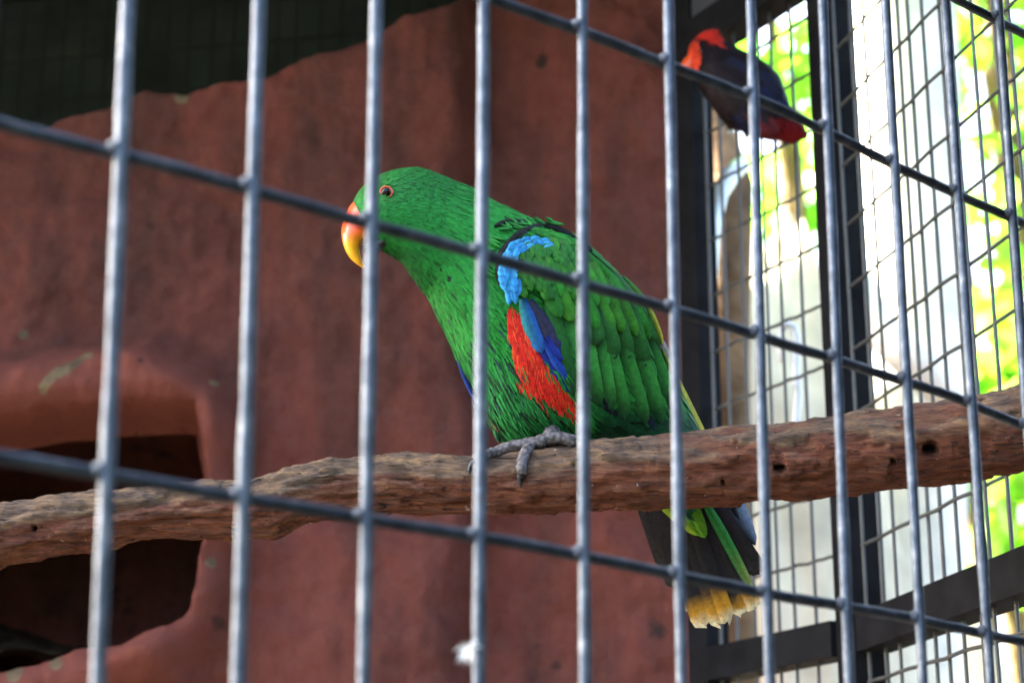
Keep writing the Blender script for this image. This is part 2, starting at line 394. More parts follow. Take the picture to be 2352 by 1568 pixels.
chips_px = [(432, 262, 26), (415, 245, 22), (505, 235, 18), (768, 165, 26), (640, 200, 14), (100, 275, 30), (170, 270, 25), (30, 270, 30), (720, 175, 18), (1040, 45, 22), (1110, 15, 25), (105, 900, 17), (120, 882, 20), (140, 865, 24), (160, 850, 24), (180, 834, 20), (202, 818, 18), (130, 1520, 30), (40, 1550, 30), (482, 862, 14), (483, 1288, 18), (10, 715, 20), (50, 560, 10)]
dirt_px = [(1262, 270, 14), (1245, 205, 16), (1277, 158, 10), (1262, 350, 22), (1245, 60, 22), (1205, 150, 15), (1262, 1335, 36), (1280, 1500, 25), (1275, 455, 20), (1520, 1420, 36), (500, 1420, 26), (1240, 1450, 20), (330, 840, 14), (1268, 600, 16)]
chipW = [((at(x, y, YR + (.05 if y < 300 else -.05))).x, at(x, y, YR + (.05 if y < 300 else -.05)).z, r * YR / FPX) for x, y, r in chips_px]
dirtW = [(*conv([(x, y)])[0], r * YR / FPX) for x, y, r in dirt_px]
xc1, xc2, xc3 = rock_plane(1060, 700).x, rock_plane(1310, 700).x, rock_plane(1180, 700).x
def rock_depth(x, z):
    """distance of the rock face behind the camera plane, and its wear mask"""
    y = YR - .04 * (x + .1)
    y += .030 * fbm(Vector((x * 3.1, z * 3.1, 4)), 4) + .009 * fbm(Vector((x * 15, z * 15, 9)), 4) + .0028 * fbm(Vector((x * 55, z * 55, 2)), 3)
    # recessed seam between two moulded slabs
    e1 = sstep(xc1 - .016, xc1 + .026, x + .030 * noise.noise(Vector((0, z * 5, 3)))); e2 = sstep(xc2 - .05, xc2 + .03, x + .012 * noise.noise(Vector((5, z * 5, 3))))
    y += .038 * e1 * (1 - e2) + .012 * e2
    dl = sdist(x, z, lip); dh = sdist(x, z, hole)
    bulge = sstep(.022, -.035, dl + .006 * noise.noise(Vector((x * 20, z * 20, 0))))
    y -= .075 * bulge
    c_l = bulge
    y += .016 * sstep(.020, -.003, dh)
    if dh < .006:
        wob = .004 * noise.noise(Vector((x * 30, z * 30, 7)))
        y += .075 * sstep(.004, -.007, dh + wob)
        # mossy nest floor heaped up in the lower part of the cavity
    return y, c_l, dh
nx, nz = 250, 210
x0, x1 = -1.15, CORN.x - .004
V, Fc, C, DH = [], [], [], []
for a_ in range(nx + 1):
    x = lerp(x0, -.5, a_ / 36) if a_ < 36 else lerp(-.5, x1, (a_ - 36) / (nx - 36))
    zt = interp(tops, x) + .007 * fbm(Vector((x * 22, 0, 5)), 4)
    for b_ in range(nz + 1):
        z = 0 if b_ == 0 else lerp(.5, 1.5, b_ / 20) if b_ < 20 else lerp(1.5, zt, (b_ - 20) / (nz - 20))
        y, cl, dh = rock_depth(x, z)
        DH.append(dh); edge = zt - z
        y += .05 * sstep(.018, 0, edge)
        V.append((x, y, z))
        ch = .60 * sstep(.020, .0, edge) * (.78 + .7 * noise.noise(Vector((x * 9, 1, 1))))
        for (cx, cz, r) in chipW:
            d = math.hypot((x - cx), (z - cz)) / r
            if d < 1.6: ch = max(ch, .60 * sstep(1.6, .3, d))
        di = 0
        for (cx, cz, r) in dirtW:
            d = math.hypot((x - cx), (z - cz)) / r
            if d < 1.6: di = max(di, .47 * sstep(1.7, .2, d))
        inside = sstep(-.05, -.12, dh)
        di = max(di, .7 * inside)  # nest hollow coloured darker away from its mouth, same mask as the stains
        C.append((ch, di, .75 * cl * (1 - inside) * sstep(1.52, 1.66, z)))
m = nz + 1; RIM = set()
for a_ in range(nx):
    for b_ in range(nz):
        fc_ = (a_ * m + b_, (a_ + 1) * m + b_, (a_ + 1) * m + b_ + 1, a_ * m + b_ + 1)
        if max(DH[k] for k in fc_) > -.008:
            Fc.append(fc_); RIM.update(k for k in fc_ if DH[k] < -.008)
for k in RIM:                                     # trim the mouth of the nest to a clean curve
    x, y, z = V[k]; e = .001
    gx = (sdist(x + e, z, hole) - sdist(x - e, z, hole)) / (2 * e); gz_ = (sdist(x, z + e, hole) - sdist(x, z - e, hole)) / (2 * e)
    V[k] = (x + (-.008 - DH[k]) * gx, y, z + (-.008 - DH[k]) * gz_)
# top ledge running back, then the rear face, so the wall is a solid body
base = len(V)
for a_ in range(nx + 1):
    p = V[a_ * m + nz]; V.append((p[0], max(p[1] + .14, 1.95), p[2] - .01)); C.append((.1, .4, 0))
    V.append((p[0], 2.25, 0)); C.append((0, 0, 0))
for a_ in range(nx):
    Fc.append((a_ * m + nz, (a_ + 1) * m + nz, base + 2 * (a_ + 1), base + 2 * a_))
    Fc.append((base + 2 * a_, base + 2 * (a_ + 1), base + 2 * (a_ + 1) + 1, base + 2 * a_ + 1))
for b_ in range(nz):                              # right-hand end of the wall
    k0 = nx * m + b_; e0 = len(V); V.extend([(V[k0][0] + .001, 2.25, V[k0][2]), (V[k0 + 1][0] + .001, 2.25, V[k0 + 1][2])]); C.extend([(0, 0, 0)] * 2); Fc.append((k0, e0, e0 + 1, k0 + 1))
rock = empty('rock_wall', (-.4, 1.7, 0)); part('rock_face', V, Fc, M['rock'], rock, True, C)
hc = at(70, 1235, YR - .03); V, Fc = [], []; cn, cm = 48, 30
for a_ in range(cm + 1):                          # hollow nest chamber, wider than its mouth
    ph = lerp(R(62), math.pi, a_ / cm)
    for b_ in range(cn):
        th = 2 * math.pi * b_ / cn; d = Vector((math.sin(ph) * math.cos(th), -math.cos(ph), math.sin(ph) * math.sin(th)))
        k = 1 + .07 * fbm(d * 2.2, 4); V.append(Vector((hc.x + d.x * .21 * k, YR + .14 + d.y * .19 * k, hc.z + d.z * .20 * k)))
for a_ in range(cm):
    for b_ in range(cn): Fc.append((a_ * cn + b_, a_ * cn + (b_ + 1) % cn, (a_ + 1) * cn + (b_ + 1) % cn, (a_ + 1) * cn + b_))
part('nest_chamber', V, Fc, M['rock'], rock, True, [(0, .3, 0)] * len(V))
tag(rock, 'red painted artificial rock wall with a dark nest hole behind the perch', 'rock wall')
moss = NT('nest_litter'); b_ = moss.bsdf(.95, .1); v_ = moss.coord()
moss.l(moss.ramp(moss.noise(v_, 40, 6, .7), [(.3, lin((26, 21, 18))), (.55, lin((50, 40, 28))), (.75, lin((66, 58, 36)))]), b_.inputs['Base Color']); moss.bump(moss.noise(v_, 90, 6), b_, .8, .006)
V, Fc = [], []
gx, gz = 40, 24
for a_ in range(gx + 1):
    for b2 in range(gz + 1):
        x = lerp(rock_plane(-250, 1400).x, rock_plane(360, 1400).x, a_ / gx); y = lerp(1.66, 1.93, b2 / gz)
        h = rock_plane(120, 1500).z + .0 + .075 * b2 / gz - .07 * (a_ / gx) * (b2 / gz) + .010 * fbm(Vector((x * 30, y * 30, 1)), 4)
        V.append((x, y, h))
for a_ in range(gx):
    for b2 in range(gz): Fc.append((a_ * (gz + 1) + b2, (a_ + 1) * (gz + 1) + b2, (a_ + 1) * (gz + 1) + b2 + 1, a_ * (gz + 1) + b2 + 1))
tag(part('nest_litter', V, Fc, moss.m), 'brown and olive nest litter heaped inside the dark nest hole', 'nest litter')

# dark shed wall and its mesh above the rock
sw_a, sw_b = Vector((-1.5, 2.20, 0)), Vector((.10, 1.90, 0))
dd = (sw_b - sw_a).normalized(); nn_ = Vector((-dd.y, dd.x, 0))
V, Fc = box((sw_a + sw_b) / 2 + nn_ * .06 + Vector((0, 0, 2.27)), dd * .86, nn_ * .01, Vector((0, 0, .275)))
tag(part('shade_screen', V, Fc, M['shed'], None, False), 'dark green shade cloth screen standing above the red rock wall', 'screen')
bm_ = thin_panel('rear_mesh_panel', 'dark wire mesh above the red rock wall in front of the shade cloth', sw_a, dd, 1.63, .01, 0, .0246, (2.0, 2.54), 'darkwire', .0011, .0492, 1.95)

# ------------------------------------------------------------------ perch
YP = 1.070
perch_top = [(-260, 1195), (-80, 1172), (0, 1159), (110, 1143), (220, 1129), (308, 1126), (390, 1116), (473, 1103), (583, 1099), (660, 1074), (770, 1060), (825, 1057), (900, 1049), (1000, 1046), (1126, 1051), (1233, 1034), (1320, 1023), (1415, 1010), (1542, 1001), (1629, 993), (1739, 982), (1800, 978), (1901, 963), (1980, 953), (2063, 938), (2135, 931), (2247, 911), (2310, 903), (2335, 893), (2365, 872), (2420, 868), (2600, 840)]
perch_bot = [(-260, 1330), (-80, 1308), (0, 1297), (110, 1278), (220, 1264), (275, 1250), (352, 1234), (467, 1234), (550, 1236), (638, 1233), (704, 1204), (780, 1188), (850, 1178), (1035, 1179), (1213, 1177), (1364, 1169), (1431, 1167), (1550, 1160), (1668, 1159), (1721, 1152), (1865, 1144), (2045, 1124), (2189, 1106), (2352, 1081), (2600, 1040)]
holes = [(2139, 1031, 19, 15), (1791, 1075, 14, 8), (78, 1212, 6, 6), (2052, 1062, 5, 4), (1660, 1105, 4, 4)]
V, Fc, C = [], [], []
NL, NA = 760, 72
pxs = [lerp(-260, 2520, k / NL) for k in range(NL + 1)]
for px in pxs:
    t_, b_ = interp(perch_top, px), interp(perch_bot, px)
    P1, P2 = at(px, t_, YP), at(px, b_, YP); c = (P1 + P2) / 2; r = (P1 - P2).length / 2
    for k in range(NA):
        a_ = 2 * math.pi * k / NA
        q = Vector((0, -math.sin(a_), math.cos(a_)))
        s3 = Vector((c.x * 26, q.y * 2.6, q.z * 2.6))
        rr = r * (.985 + .035 * fbm(s3, 4)) + .0020 * noise.noise(Vector((c.x * 60, a_ * 3.4 + noise.noise(Vector((c.x * 14, 0, 0))), 3))) + .0007 * fbm(Vector((c.x * 130, q.y * 20, q.z * 20)), 3)
        pn = noise.noise(Vector((c.x * 24, q.y * 2.2 + 3, q.z * 2.2))) + .35 * noise.noise(Vector((c.x * 70, q.y * 6, q.z * 6)))
        plate = sstep(-.02, .05, pn); pn2 = noise.noise(Vector((c.x * 55 + 9, q.y * 5, q.z * 5 + 2))); plate2 = sstep(.05, .12, pn2)
        rr += .0016 * (plate - .5) + .0008 * plate2
        rr -= .0045 * max(0, noise.noise(Vector((c.x * 19, q.y * 3.4 + 8, q.z * 3.4))) - .25)
        p = c + q * rr
        hx, hy = to_px(p); dark = 0
        if q.y < 0:
            for (ax, ay, sx, sy) in holes:
                e = math.hypot((hx - ax) / sx, (hy - ay) / sy)
                if e < 1.15: dk = sstep(1.15, .7, e); p = c + q * (rr - .010 * dk); dark = max(dark, dk)
        up = max(0, q.z)
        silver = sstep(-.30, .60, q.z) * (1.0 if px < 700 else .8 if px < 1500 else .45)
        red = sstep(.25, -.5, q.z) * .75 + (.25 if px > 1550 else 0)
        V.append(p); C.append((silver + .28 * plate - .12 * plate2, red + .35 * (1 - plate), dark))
for i in range(NL):
    for k in range(NA):
        Fc.append((i * NA + k, i * NA + (k + 1) % NA, (i + 1) * NA + (k + 1) % NA, (i + 1) * NA + k))
Fc.append(tuple(range(NA))); Fc.append(tuple(range(NL * NA, NL * NA + NA))[::-1])
perch = empty('perch', (.0, YP, 1.75)); tag(perch, 'rough reddish brown timber branch used as a perch across the aviary', 'perch')
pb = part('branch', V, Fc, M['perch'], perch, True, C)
perch_bvh = BVHTree.FromPolygons(V, Fc)
# the left end bends back and is let into the rock beyond the frame
e0 = (at(-250, 1196, YP) + at(-250, 1329, YP)) / 2
path = [e0 + Vector((.012, 0, 0)), e0 + Vector((-.06, .012, -.012)), e0 + Vector((-.15, .10, -.02)), e0 + Vector((-.24, .30, -.02)), e0 + Vector((-.30, .62, -.02))]
V, Fc = tube(path, [.0152, .0158, .0165, .017, .018], 20, True, .12, 60)
part('branch_stub', V, Fc, M['perch'], perch, True, [(.5, .3, 0)] * len(V))

# ------------------------------------------------------------------ green parrot
YB = 1.085; SPX = YB / FPX / .956
def shear(px): return .42 * (px - 1230) * SPX
stations = [((812, 463), (842, 520), 8.5), ((834, 434), (861, 556), 12.5), ((866, 409), (889, 579), 16), ((908, 393), (922, 602), 18.5), ((956, 388), (944, 631), 20),
            ((1005, 401), (962, 656), 21.5), ((1074, 431), (984, 684), 23.5), ((1128, 461), (1003, 720), 26), ((1188, 490), (1026, 766), 30), ((1252, 519), (1053, 826), 34),
            ((1322, 546), (1088, 893), 37), ((1388, 601), (1118, 952), 38), ((1440, 655), (1155, 998), 37), ((1486, 718), (1215, 1022), 34), ((1513, 795), (1290, 1030), 29),
            ((1537, 862), (1375, 1035), 23), ((1565, 920), (1450, 1065), 16), ((1600, 990), (1515, 1120), 11), ((1625, 1060), (1560, 1160), 6)]
def cr(p0, p1, p2, p3, t): return .5 * ((2 * p1) + (p2 - p0) * t + (2 * p0 - 5 * p1 + 4 * p2 - p3) * t * t + (3 * p1 - p0 - 3 * p2 + p3) * t ** 3)
def station(s):
    n = len(stations) - 1; s = max(0, min(n - 1e-6, s)); i = int(s); t = s - i
    g = [stations[max(0, min(n, i + k))] for k in (-1, 0, 1, 2)]
    f = lambda h: cr(h(g[0]), h(g[1]), h(g[2]), h(g[3]), t)
    return (f(lambda q: q[0][0]), f(lambda q: q[0][1])), (f(lambda q: q[1][0]), f(lambda q: q[1][1])), f(lambda q: q[2]) / 1000
def bodypt(s, th, grow=0.0):
    T, B, h = station(s); cx, cy = (T[0] + B[0]) / 2, (T[1] + B[1]) / 2
    cs, sn = math.cos(th), math.sin(th)
    px, py = cx + (T[0] - cx) * cs, cy + (T[1] - cy) * cs
    return at(px, py, YB + shear(cx) - sn * (h + grow) * (.92 + .08 * abs(sn)))
parrot = empty('parrot', at(1230, 1020, YB)); tag(parrot, 'large green parrot with orange beak, red flank and blue wing edge on the branch', 'parrot')
NS, NT_ = 150, 48
V, Fc, C = [], [], []
RED_P = [(1164, 700), (1190, 712), (1215, 770), (1250, 830), (1300, 895), (1316, 915), (1306, 925), (1268, 898), (1230, 888), (1204, 878), (1186, 860), (1180, 800), (1168, 750)]
WING_P = [(1165, 600), (1190, 558), (1240, 545), (1330, 560), (1420, 625), (1500, 720), (1540, 880), (1545, 965), (1400, 960), (1320, 900), (1262, 800), (1200, 700), (1160, 655)]
G_HEAD, G_BODY, G_DARK = lin((26, 113, 42)), lin((28, 122, 44)), lin((16, 60, 31))
n_st = len(stations) - 1
for i in range(NS + 1):
    for k in range(NT_):
        q = bodypt(n_st * i / NS, 2 * math.pi * k / NT_); V.append(q)
        C.append(lin((170, 34, 28)) if k < NT_ / 2 and inpoly(*to_px(q), RED_P) else tuple(x * .8 for x in G_BODY))
for i in range(NS):
    for k in range(NT_): Fc.append((i * NT_ + k, i * NT_ + (k + 1) % NT_, (i + 1) * NT_ + (k + 1) % NT_, (i + 1) * NT_ + k))
Fc.append(tuple(range(NT_))); Fc.append(tuple(range(NS * NT_, NS * NT_ + NT_))[::-1])
part('body', V, Fc, M['feather'], parrot, True, C)
body_bvh = BVHTree.FromPolygons(V, Fc)
def hit(px, py, bvh=None):
    d = ray(px, py).normalized(); h = (bvh or body_bvh).ray_cast(CAM, d); return h[0], h[1]

def vary(c, a=.16):
    f = 1 + random.uniform(-a, a); return tuple(min(1, max(0, x * f * (1 + random.uniform(-.05, .05)))) for x in c)
EYE = (887, 443)
def plume_col(px, py, near):
    if near and inpoly(px + random.uniform(-7, 7), py + random.uniform(-7, 7), RED_P):
        return vary(lin((206, 40, 30)) if random.random() > .12 else lin((216, 84, 40)), .22)
    hd = sstep(1080, 980, px)
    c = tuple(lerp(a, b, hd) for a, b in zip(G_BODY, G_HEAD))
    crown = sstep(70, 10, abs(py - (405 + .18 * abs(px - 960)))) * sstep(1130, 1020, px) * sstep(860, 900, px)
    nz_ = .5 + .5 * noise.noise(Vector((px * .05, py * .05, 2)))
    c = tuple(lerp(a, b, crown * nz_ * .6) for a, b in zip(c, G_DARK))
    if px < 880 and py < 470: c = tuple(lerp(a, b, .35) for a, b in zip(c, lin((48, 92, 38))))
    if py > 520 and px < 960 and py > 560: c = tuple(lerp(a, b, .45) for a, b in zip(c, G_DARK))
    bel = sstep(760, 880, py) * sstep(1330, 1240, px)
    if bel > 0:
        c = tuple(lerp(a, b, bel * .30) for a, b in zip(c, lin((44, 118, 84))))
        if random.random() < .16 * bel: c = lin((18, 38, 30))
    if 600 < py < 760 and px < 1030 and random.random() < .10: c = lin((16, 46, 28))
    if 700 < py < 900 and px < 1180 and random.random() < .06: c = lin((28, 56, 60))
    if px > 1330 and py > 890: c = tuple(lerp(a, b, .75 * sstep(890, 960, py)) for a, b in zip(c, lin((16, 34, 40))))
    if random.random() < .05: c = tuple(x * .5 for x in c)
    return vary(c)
PV, PF, PC = [], [], []
def barb(p, d, nrm, L, wd, col, lift, tipdark=.0):
    s = d.cross(nrm).normalized(); i0 = len(PV)
    m_ = p + d * L * .55 + nrm * L * lift * .7; t_ = p + d * L + nrm * L * lift * .9
    PV.extend([p - s * wd * .4, p + s * wd * .4, m_ + s * wd * .5, m_ - s * wd * .5, t_ + s * wd * .15, t_ - s * wd * .15])
    PF.extend([(i0, i0 + 1, i0 + 2, i0 + 3), (i0 + 3, i0 + 2, i0 + 4, i0 + 5)])
    lo = tuple(x * .8 for x in col); hi = tuple(min(1, x * 1.08) for x in col)
    PC.extend([lo, lo, col, col, hi, hi])
def scatter_body(count, s_rng, Lr, wr_, lift):
    for _ in range(count):
        s = random.uniform(*s_rng); th = random.uniform(0, 2 * math.pi)
        if math.sin(th) < -.35 and random.random() < .7: continue
        p = bodypt(s, th); q = bodypt(min(n_st, s + .12), th); u_ = bodypt(s, th + .06)
        d = (q - p); 
        if d.length < 1e-6: continue
        d.normalize(); nrm = (u_ - p).cross(d)
        if nrm.length < 1e-12: continue
        nrm.normalize()
        T, B, h = station(s); cpx, cpy = (T[0] + B[0]) / 2, (T[1] + B[1]) / 2
        if nrm.dot(p - at(cpx, cpy, YB + shear(cpx))) < 0: nrm = -nrm
        px, py = to_px(p); near = math.sin(th) > -.1
        if near and math.hypot(px - EYE[0], py - EYE[1]) < 16: continue
        if near and inpoly(px, py, WING_P) and random.random() < .8: continue
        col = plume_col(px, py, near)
        L = random.uniform(*Lr); wd = random.uniform(*wr_)
        red = col[0] > col[1] * 1.5
        if red: L *= 1.5; wd *= .7; d = (d + Vector((0, 0, -1.1))).normalized()
        elif py > 800 and px < 1330: L *= 1.5; d = (d + Vector((.1, 0, -.6))).normalized(); wd *= .8
        d = (d + Vector((random.uniform(-1, 1), random.uniform(-1, 1), random.uniform(-1, 1))) * .13).normalized()
        d = (d - nrm * d.dot(nrm)).normalized()
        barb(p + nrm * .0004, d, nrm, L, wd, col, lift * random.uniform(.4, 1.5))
scatter_body(17000, (0.05, 6.8), (.0042, .0070), (.0007, .0013), .055)
scatter_body(20000, (5.5, 14), (.0070, .0125), (.0011, .0021), .075)
scatter_body(2500, (13, 18), (.008, .014), (.003, .005), .12)
for _ in range(4500):
    px, py = random.uniform(1160, 1320), random.uniform(700, 925)
    if not inpoly(px, py, RED_P): continue
    p, nrm = hit(px, py)
    if p is None: continue
    if nrm.dot(CAM - p) < 0: nrm = -nrm
    d = (at(px + random.uniform(-3, 12), py + 30, p.y) - p).normalized(); d = (d - nrm * d.dot(nrm)).normalized()
    barb(p + nrm * random.uniform(.0006, .0016), d, nrm, random.uniform(.006, .0105), random.uniform(.0005, .0010), vary(lin(random.choice(((214, 40, 32), (226, 52, 38), (206, 34, 30), (224, 84, 44)))), .15), .05)
pm = part('body_plumage', PV, PF, M['feather'], parrot, True, PC); tag(pm, kind='stuff')

# -- larger single feathers, laid on a smooth shell over the body
axis = [station(n_st * k / 120) for k in range(121)]
def surf(px, py, layer):
    best = None
    for (T, B, h) in axis:
        dx, dy = B[0] - T[0], B[1] - T[1]; L2 = dx * dx + dy * dy
        t = ((px - T[0]) * dx + (py - T[1]) * dy) / L2; tt = max(0, min(1, t))
        e = math.hypot(px - T[0] - tt * dx, py - T[1] - tt * dy)
        if best is None or e < best[0]: best = (e, abs(2 * t - 1), h, (T[0] + B[0]) / 2)
    e, u_, h, cx = best
    return YB + shear(cx) - h * math.sqrt(max(.04, 1 - min(1, u_) ** 2)) - layer * .001
def feather(name, b, t, wpx, layer, cols, curve=0.0, tipround=.5, parent=None, depth=None, camber=.0012, fray=0, layer_tip=None, nl=7):
    """b, t: base and tip as traced points; cols: colour stops [(along 0-1, left, right)]"""
    bx, by = b; tx, ty = t; tx += random.uniform(-2.5, 2.5); ty += random.uniform(-3, 3); wpx *= random.uniform(.92, 1.08); dx, dy = tx - bx, ty - by; L = math.hypot(dx, dy); ux, uy = dx / L, dy / L; nx_, ny_ = -uy, ux
    V, F_, C_ = [], [], []; na = 5
    lt = layer if layer_tip is None else layer_tip
    ys = []
    for i in range(nl + 1):
        f = i / nl
        f2 = 1 - (1 - f) ** 1.5
        wd = wpx * .5 * (.55 + .45 * sstep(0, .35, f2))
        if f2 > tipround: wd *= math.sqrt(max(.0, 1 - ((f2 - tipround) / (1 - tipround + 1e-6)) ** 2.2)) * .97 + .03
        off = curve * L * math.sin(math.pi * f2) 
        for k in range(na):
            q = (k / (na - 1) - .5) * 2
            jx = random.uniform(-1, 1) * fray * sstep(.75, 1, f2)
            px = bx + ux * L * f2 + nx_ * (q * wd + off) + ux * jx; py = by + uy * L * f2 + ny_ * (q * wd + off) + uy * jx
            Y = (depth(px, py) if depth else surf(bx + ux * L * f2, by + uy * L * f2, 0)) - lerp(layer, lt, f2) * .001 + camber * q * q
            V.append(at(px, py, Y))
            cl = cr_ = None
            for (fa, la, ra), (fb, lb, rb) in zip(cols, cols[1:]):
                if fa <= f2 <= fb + 1e-6:
                    tt = (f2 - fa) / (fb - fa + 1e-9); cl = tuple(lerp(x, y, tt) for x, y in zip(la, lb)); cr_ = tuple(lerp(x, y, tt) for x, y in zip(ra, rb)); break
            if cl is None: cl, cr_ = cols[-1][1], cols[-1][2]
            c = tuple(lerp(x, y, (q + 1) / 2) for x, y in zip(cl, cr_))
            if k == na // 2: c = tuple(x * .78 for x in c)
            C_.append(c)
    for i in range(nl):
        for k in range(na - 1): F_.append((i * na + k, i * na + k + 1, (i + 1) * na + k + 1, (i + 1) * na + k))
    return part(name, V, F_, M['feather'], parent, True, C_)
def flat(c, v=.10, dark_edge=.7):
    c = vary(lin(c), v); d = tuple(x * dark_edge for x in c); return [(0, tuple(x * .6 for x in c), tuple(x * .6 for x in c)), (.6, c, c), (1, tuple(x * 1.1 for x in c), d)]
wing = empty('wing', at(1240, 560, YB)); wing.parent = parrot; wing.location = at(1240, 560, YB) - parrot.location
GW, GW2, GW3 = (42, 124, 38), (50, 118, 30), (32, 98, 32)
# shade of the crease between wing and neck, painted as dark feathers
for (b, t, wd) in [((1150, 655), (1146, 600), 16), ((1146, 615), (1156, 570), 16), ((1152, 582), (1180, 545), 15), ((1172, 552), (1216, 524), 14), ((1206, 528), (1262, 516), 14), ((1250, 516), (1322, 546), 16), ((1300, 536), (1360, 580), 15), ((1135, 520), (1175, 505), 9), ((1165, 508), (1215, 507), 8)]:
    feather('crease_shade_feather', b, t, wd * 1.25, 3.4, flat((14, 22, 19)), 0, .6, wing)
for (b, t, wd) in [((1180, 522), (1262, 533), 14), ((1215, 520), (1300, 548), 14), ((1230, 536), (1330, 566), 13), ((1262, 530), (1352, 584), 18), ((1300, 548), (1395, 622), 24), ((1340, 580), (1432, 665), 28), ((1370, 600), (1455, 700), 26), ((1400, 630), (1482, 730), 26)]:
    feather('scapular_feather', b, t, wd, 2.9, flat(GW), .03, .4, wing)
# flight feathers, deepest row
for (b, t, wd, ly) in [((1295, 690), (1338, 905), 46, 2.0), ((1335, 720), (1372, 935), 46, 2.3), ((1372, 760), (1402, 940), 46, 2.5), ((1392, 770), (1432, 967), 48, 2.9), ((1425, 775), (1478, 974), 50, 3.3), ((1460, 780), (1520, 976), 48, 3.7), ((1488, 780), (1550, 940), 42, 4.0)]:
    g_ = lin((32, 100, 36)); d_ = lin((22, 68, 32)); hi_ = lin((54, 140, 60))  # hi_ paints a highlight along one side of each feather
    feather('secondary_feather', b, t, wd, ly, [(0, d_, d_), (.35, hi_, g_), (.7, hi_, d_), (1, d_, lin((16, 44, 40)))], .02, .72, wing)
feather('secondary_feather', (1262, 690), (1320, 912), 44, 2.6, [(0, lin((34, 96, 40)),) * 1 + (lin((34, 96, 40)),), (.6, lin((28, 84, 38)), lin((36, 108, 42))), (1, lin((22, 66, 36)), lin((22, 66, 36)))], .02, .75, wing)
for (b, t, wd) in [((1385, 915), (1420, 1010), 50), ((1420, 930), (1465, 1015), 52), ((1460, 940), (1500, 1012), 50), ((1340, 890), (1385, 1010), 50)]:
    feather('under_feather', b, t, wd, .8, flat((20, 34, 48)), 0, .7, wing)
# greater coverts
for (b, t, wd, ly) in [((1322, 690), (1344, 800), 44, 4.2), ((1345, 680), (1374, 797), 46, 4.4), ((1372, 685), (1412, 826), 48, 4.7), ((1405, 690), (1446, 824), 46, 5.0), ((1440, 700), (1484, 838), 48, 5.3), ((1470, 710), (1508, 808), 36, 5.6)]:
    g_ = lin((30, 86, 36)); d_ = lin((17, 50, 28)); hi_ = lin((42, 106, 44))  # highlight band painted into the covert colour too
    feather('greater_covert', b, t, wd, ly, [(0, d_, d_), (.4, hi_, g_), (.86, g_, g_), (1, d_, d_)], .02, .70, wing)
# median coverts
for row, (y0, n, wd, ly, L) in enumerate([(640, 8, 36, 5.8, 92), (600, 8, 32, 6.4, 78), (570, 7, 28, 6.9, 66)]):
    for k in range(n):
        bx = lerp(1250 - row * 12, 1452 - row * 46, k / (n - 1)); by = y0 + (k / (n - 1)) * (46 - row * 8) + random.uniform(-5, 5)
        feather('median_covert', (bx, by), (bx + L * random.uniform(.36, .5), by + L), wd, ly + k * .08, flat(random.choice((GW, GW2, GW3)), .14), .03, .6, wing)
for k in range(30):                              # neck feathers lying over the edge of the wing
    f_ = random.random(); ax = interp([(0, 1128), (.35, 1140), (.6, 1185), (1, 1290)], f_); ay = interp([(0, 640), (.35, 560), (.6, 515), (1, 520)], f_)
    feather('neck_feather', (ax + random.uniform(-36, -12), ay + random.uniform(-20, -4)), (ax + random.uniform(-6, 12), ay + random.uniform(-6, 8)), random.uniform(6, 11), 3.0 + random.random(), flat(random.choice(((38, 124, 50), (32, 108, 46), (44, 134, 52))), .15), random.uniform(-.06, .06), .2, wing, nl=4)
# small shoulder coverts
for k in range(120):
    px, py = random.uniform(1172, 1335), random.uniform(556, 672)
    if math.hypot((px - 1255) / 88, (py - 622) / 72) > 1 or px + py < 1742: continue
    feather('lesser_covert', (px - 5, py - 12), (px + 8, py + 16), 19, 7.6 + (px - 1170) * .002 - (py - 550) * .004, flat(random.choice(((42, 116, 38), (50, 118, 34), (36, 106, 38))), .14), .0, .4, wing, nl=4)
# blue leading edge
arc = [(1258, 553), (1236, 550), (1214, 551), (1196, 556), (1182, 563), (1172, 573), (1165, 585), (1160, 598), (1157, 612), (1155, 626), (1155, 640), (1158, 652)]
for k, (ax, ay) in enumerate(arc):
    nx2 = arc[min(k + 1, len(arc) - 1)]; tx, ty = nx2[0] - arc[max(0, k - 1)][0], nx2[1] - arc[max(0, k - 1)][1]; l_ = math.hypot(tx, ty)
    for q in range(4 if k > 3 else 3):
        ox = q * (7 if k > 3 else 5) - 3; oy = q * 6 * (1 if k < 4 else .25)
        if k > 7: ox *= 1.35
        an = math.atan2(ty, tx) + random.uniform(-.12, .12) - .10 * (k < 8); ca, sa = math.cos(an), math.sin(an); bxx, byy = ax + ox + random.uniform(-1.5, 1.5), ay + oy + random.uniform(-1.5, 1.5)
        feather('blue_covert', (bxx - ca * 8, byy - sa * 8), (bxx + ca * 16, byy + sa * 16), random.uniform(13, 18), 8.2 + random.uniform(-.5, .5) + k * .05, flat(random.choice(((62, 160, 216), (54, 150, 210), (72, 168, 218), (46, 136, 202))), .08), .0, .3, wing, nl=4, camber=.0004)
for (b, t) in [((1160, 640), (1164, 676)), ((1170, 644), (1176, 690)), ((1180, 640), (1186, 700)), ((1190, 640), (1192, 680)), ((1166, 655), (1172, 698))]:
    feather('blue_covert', b, t, 16, 8.2, flat((54, 146, 210), .14), 0, .5, wing, nl=5)
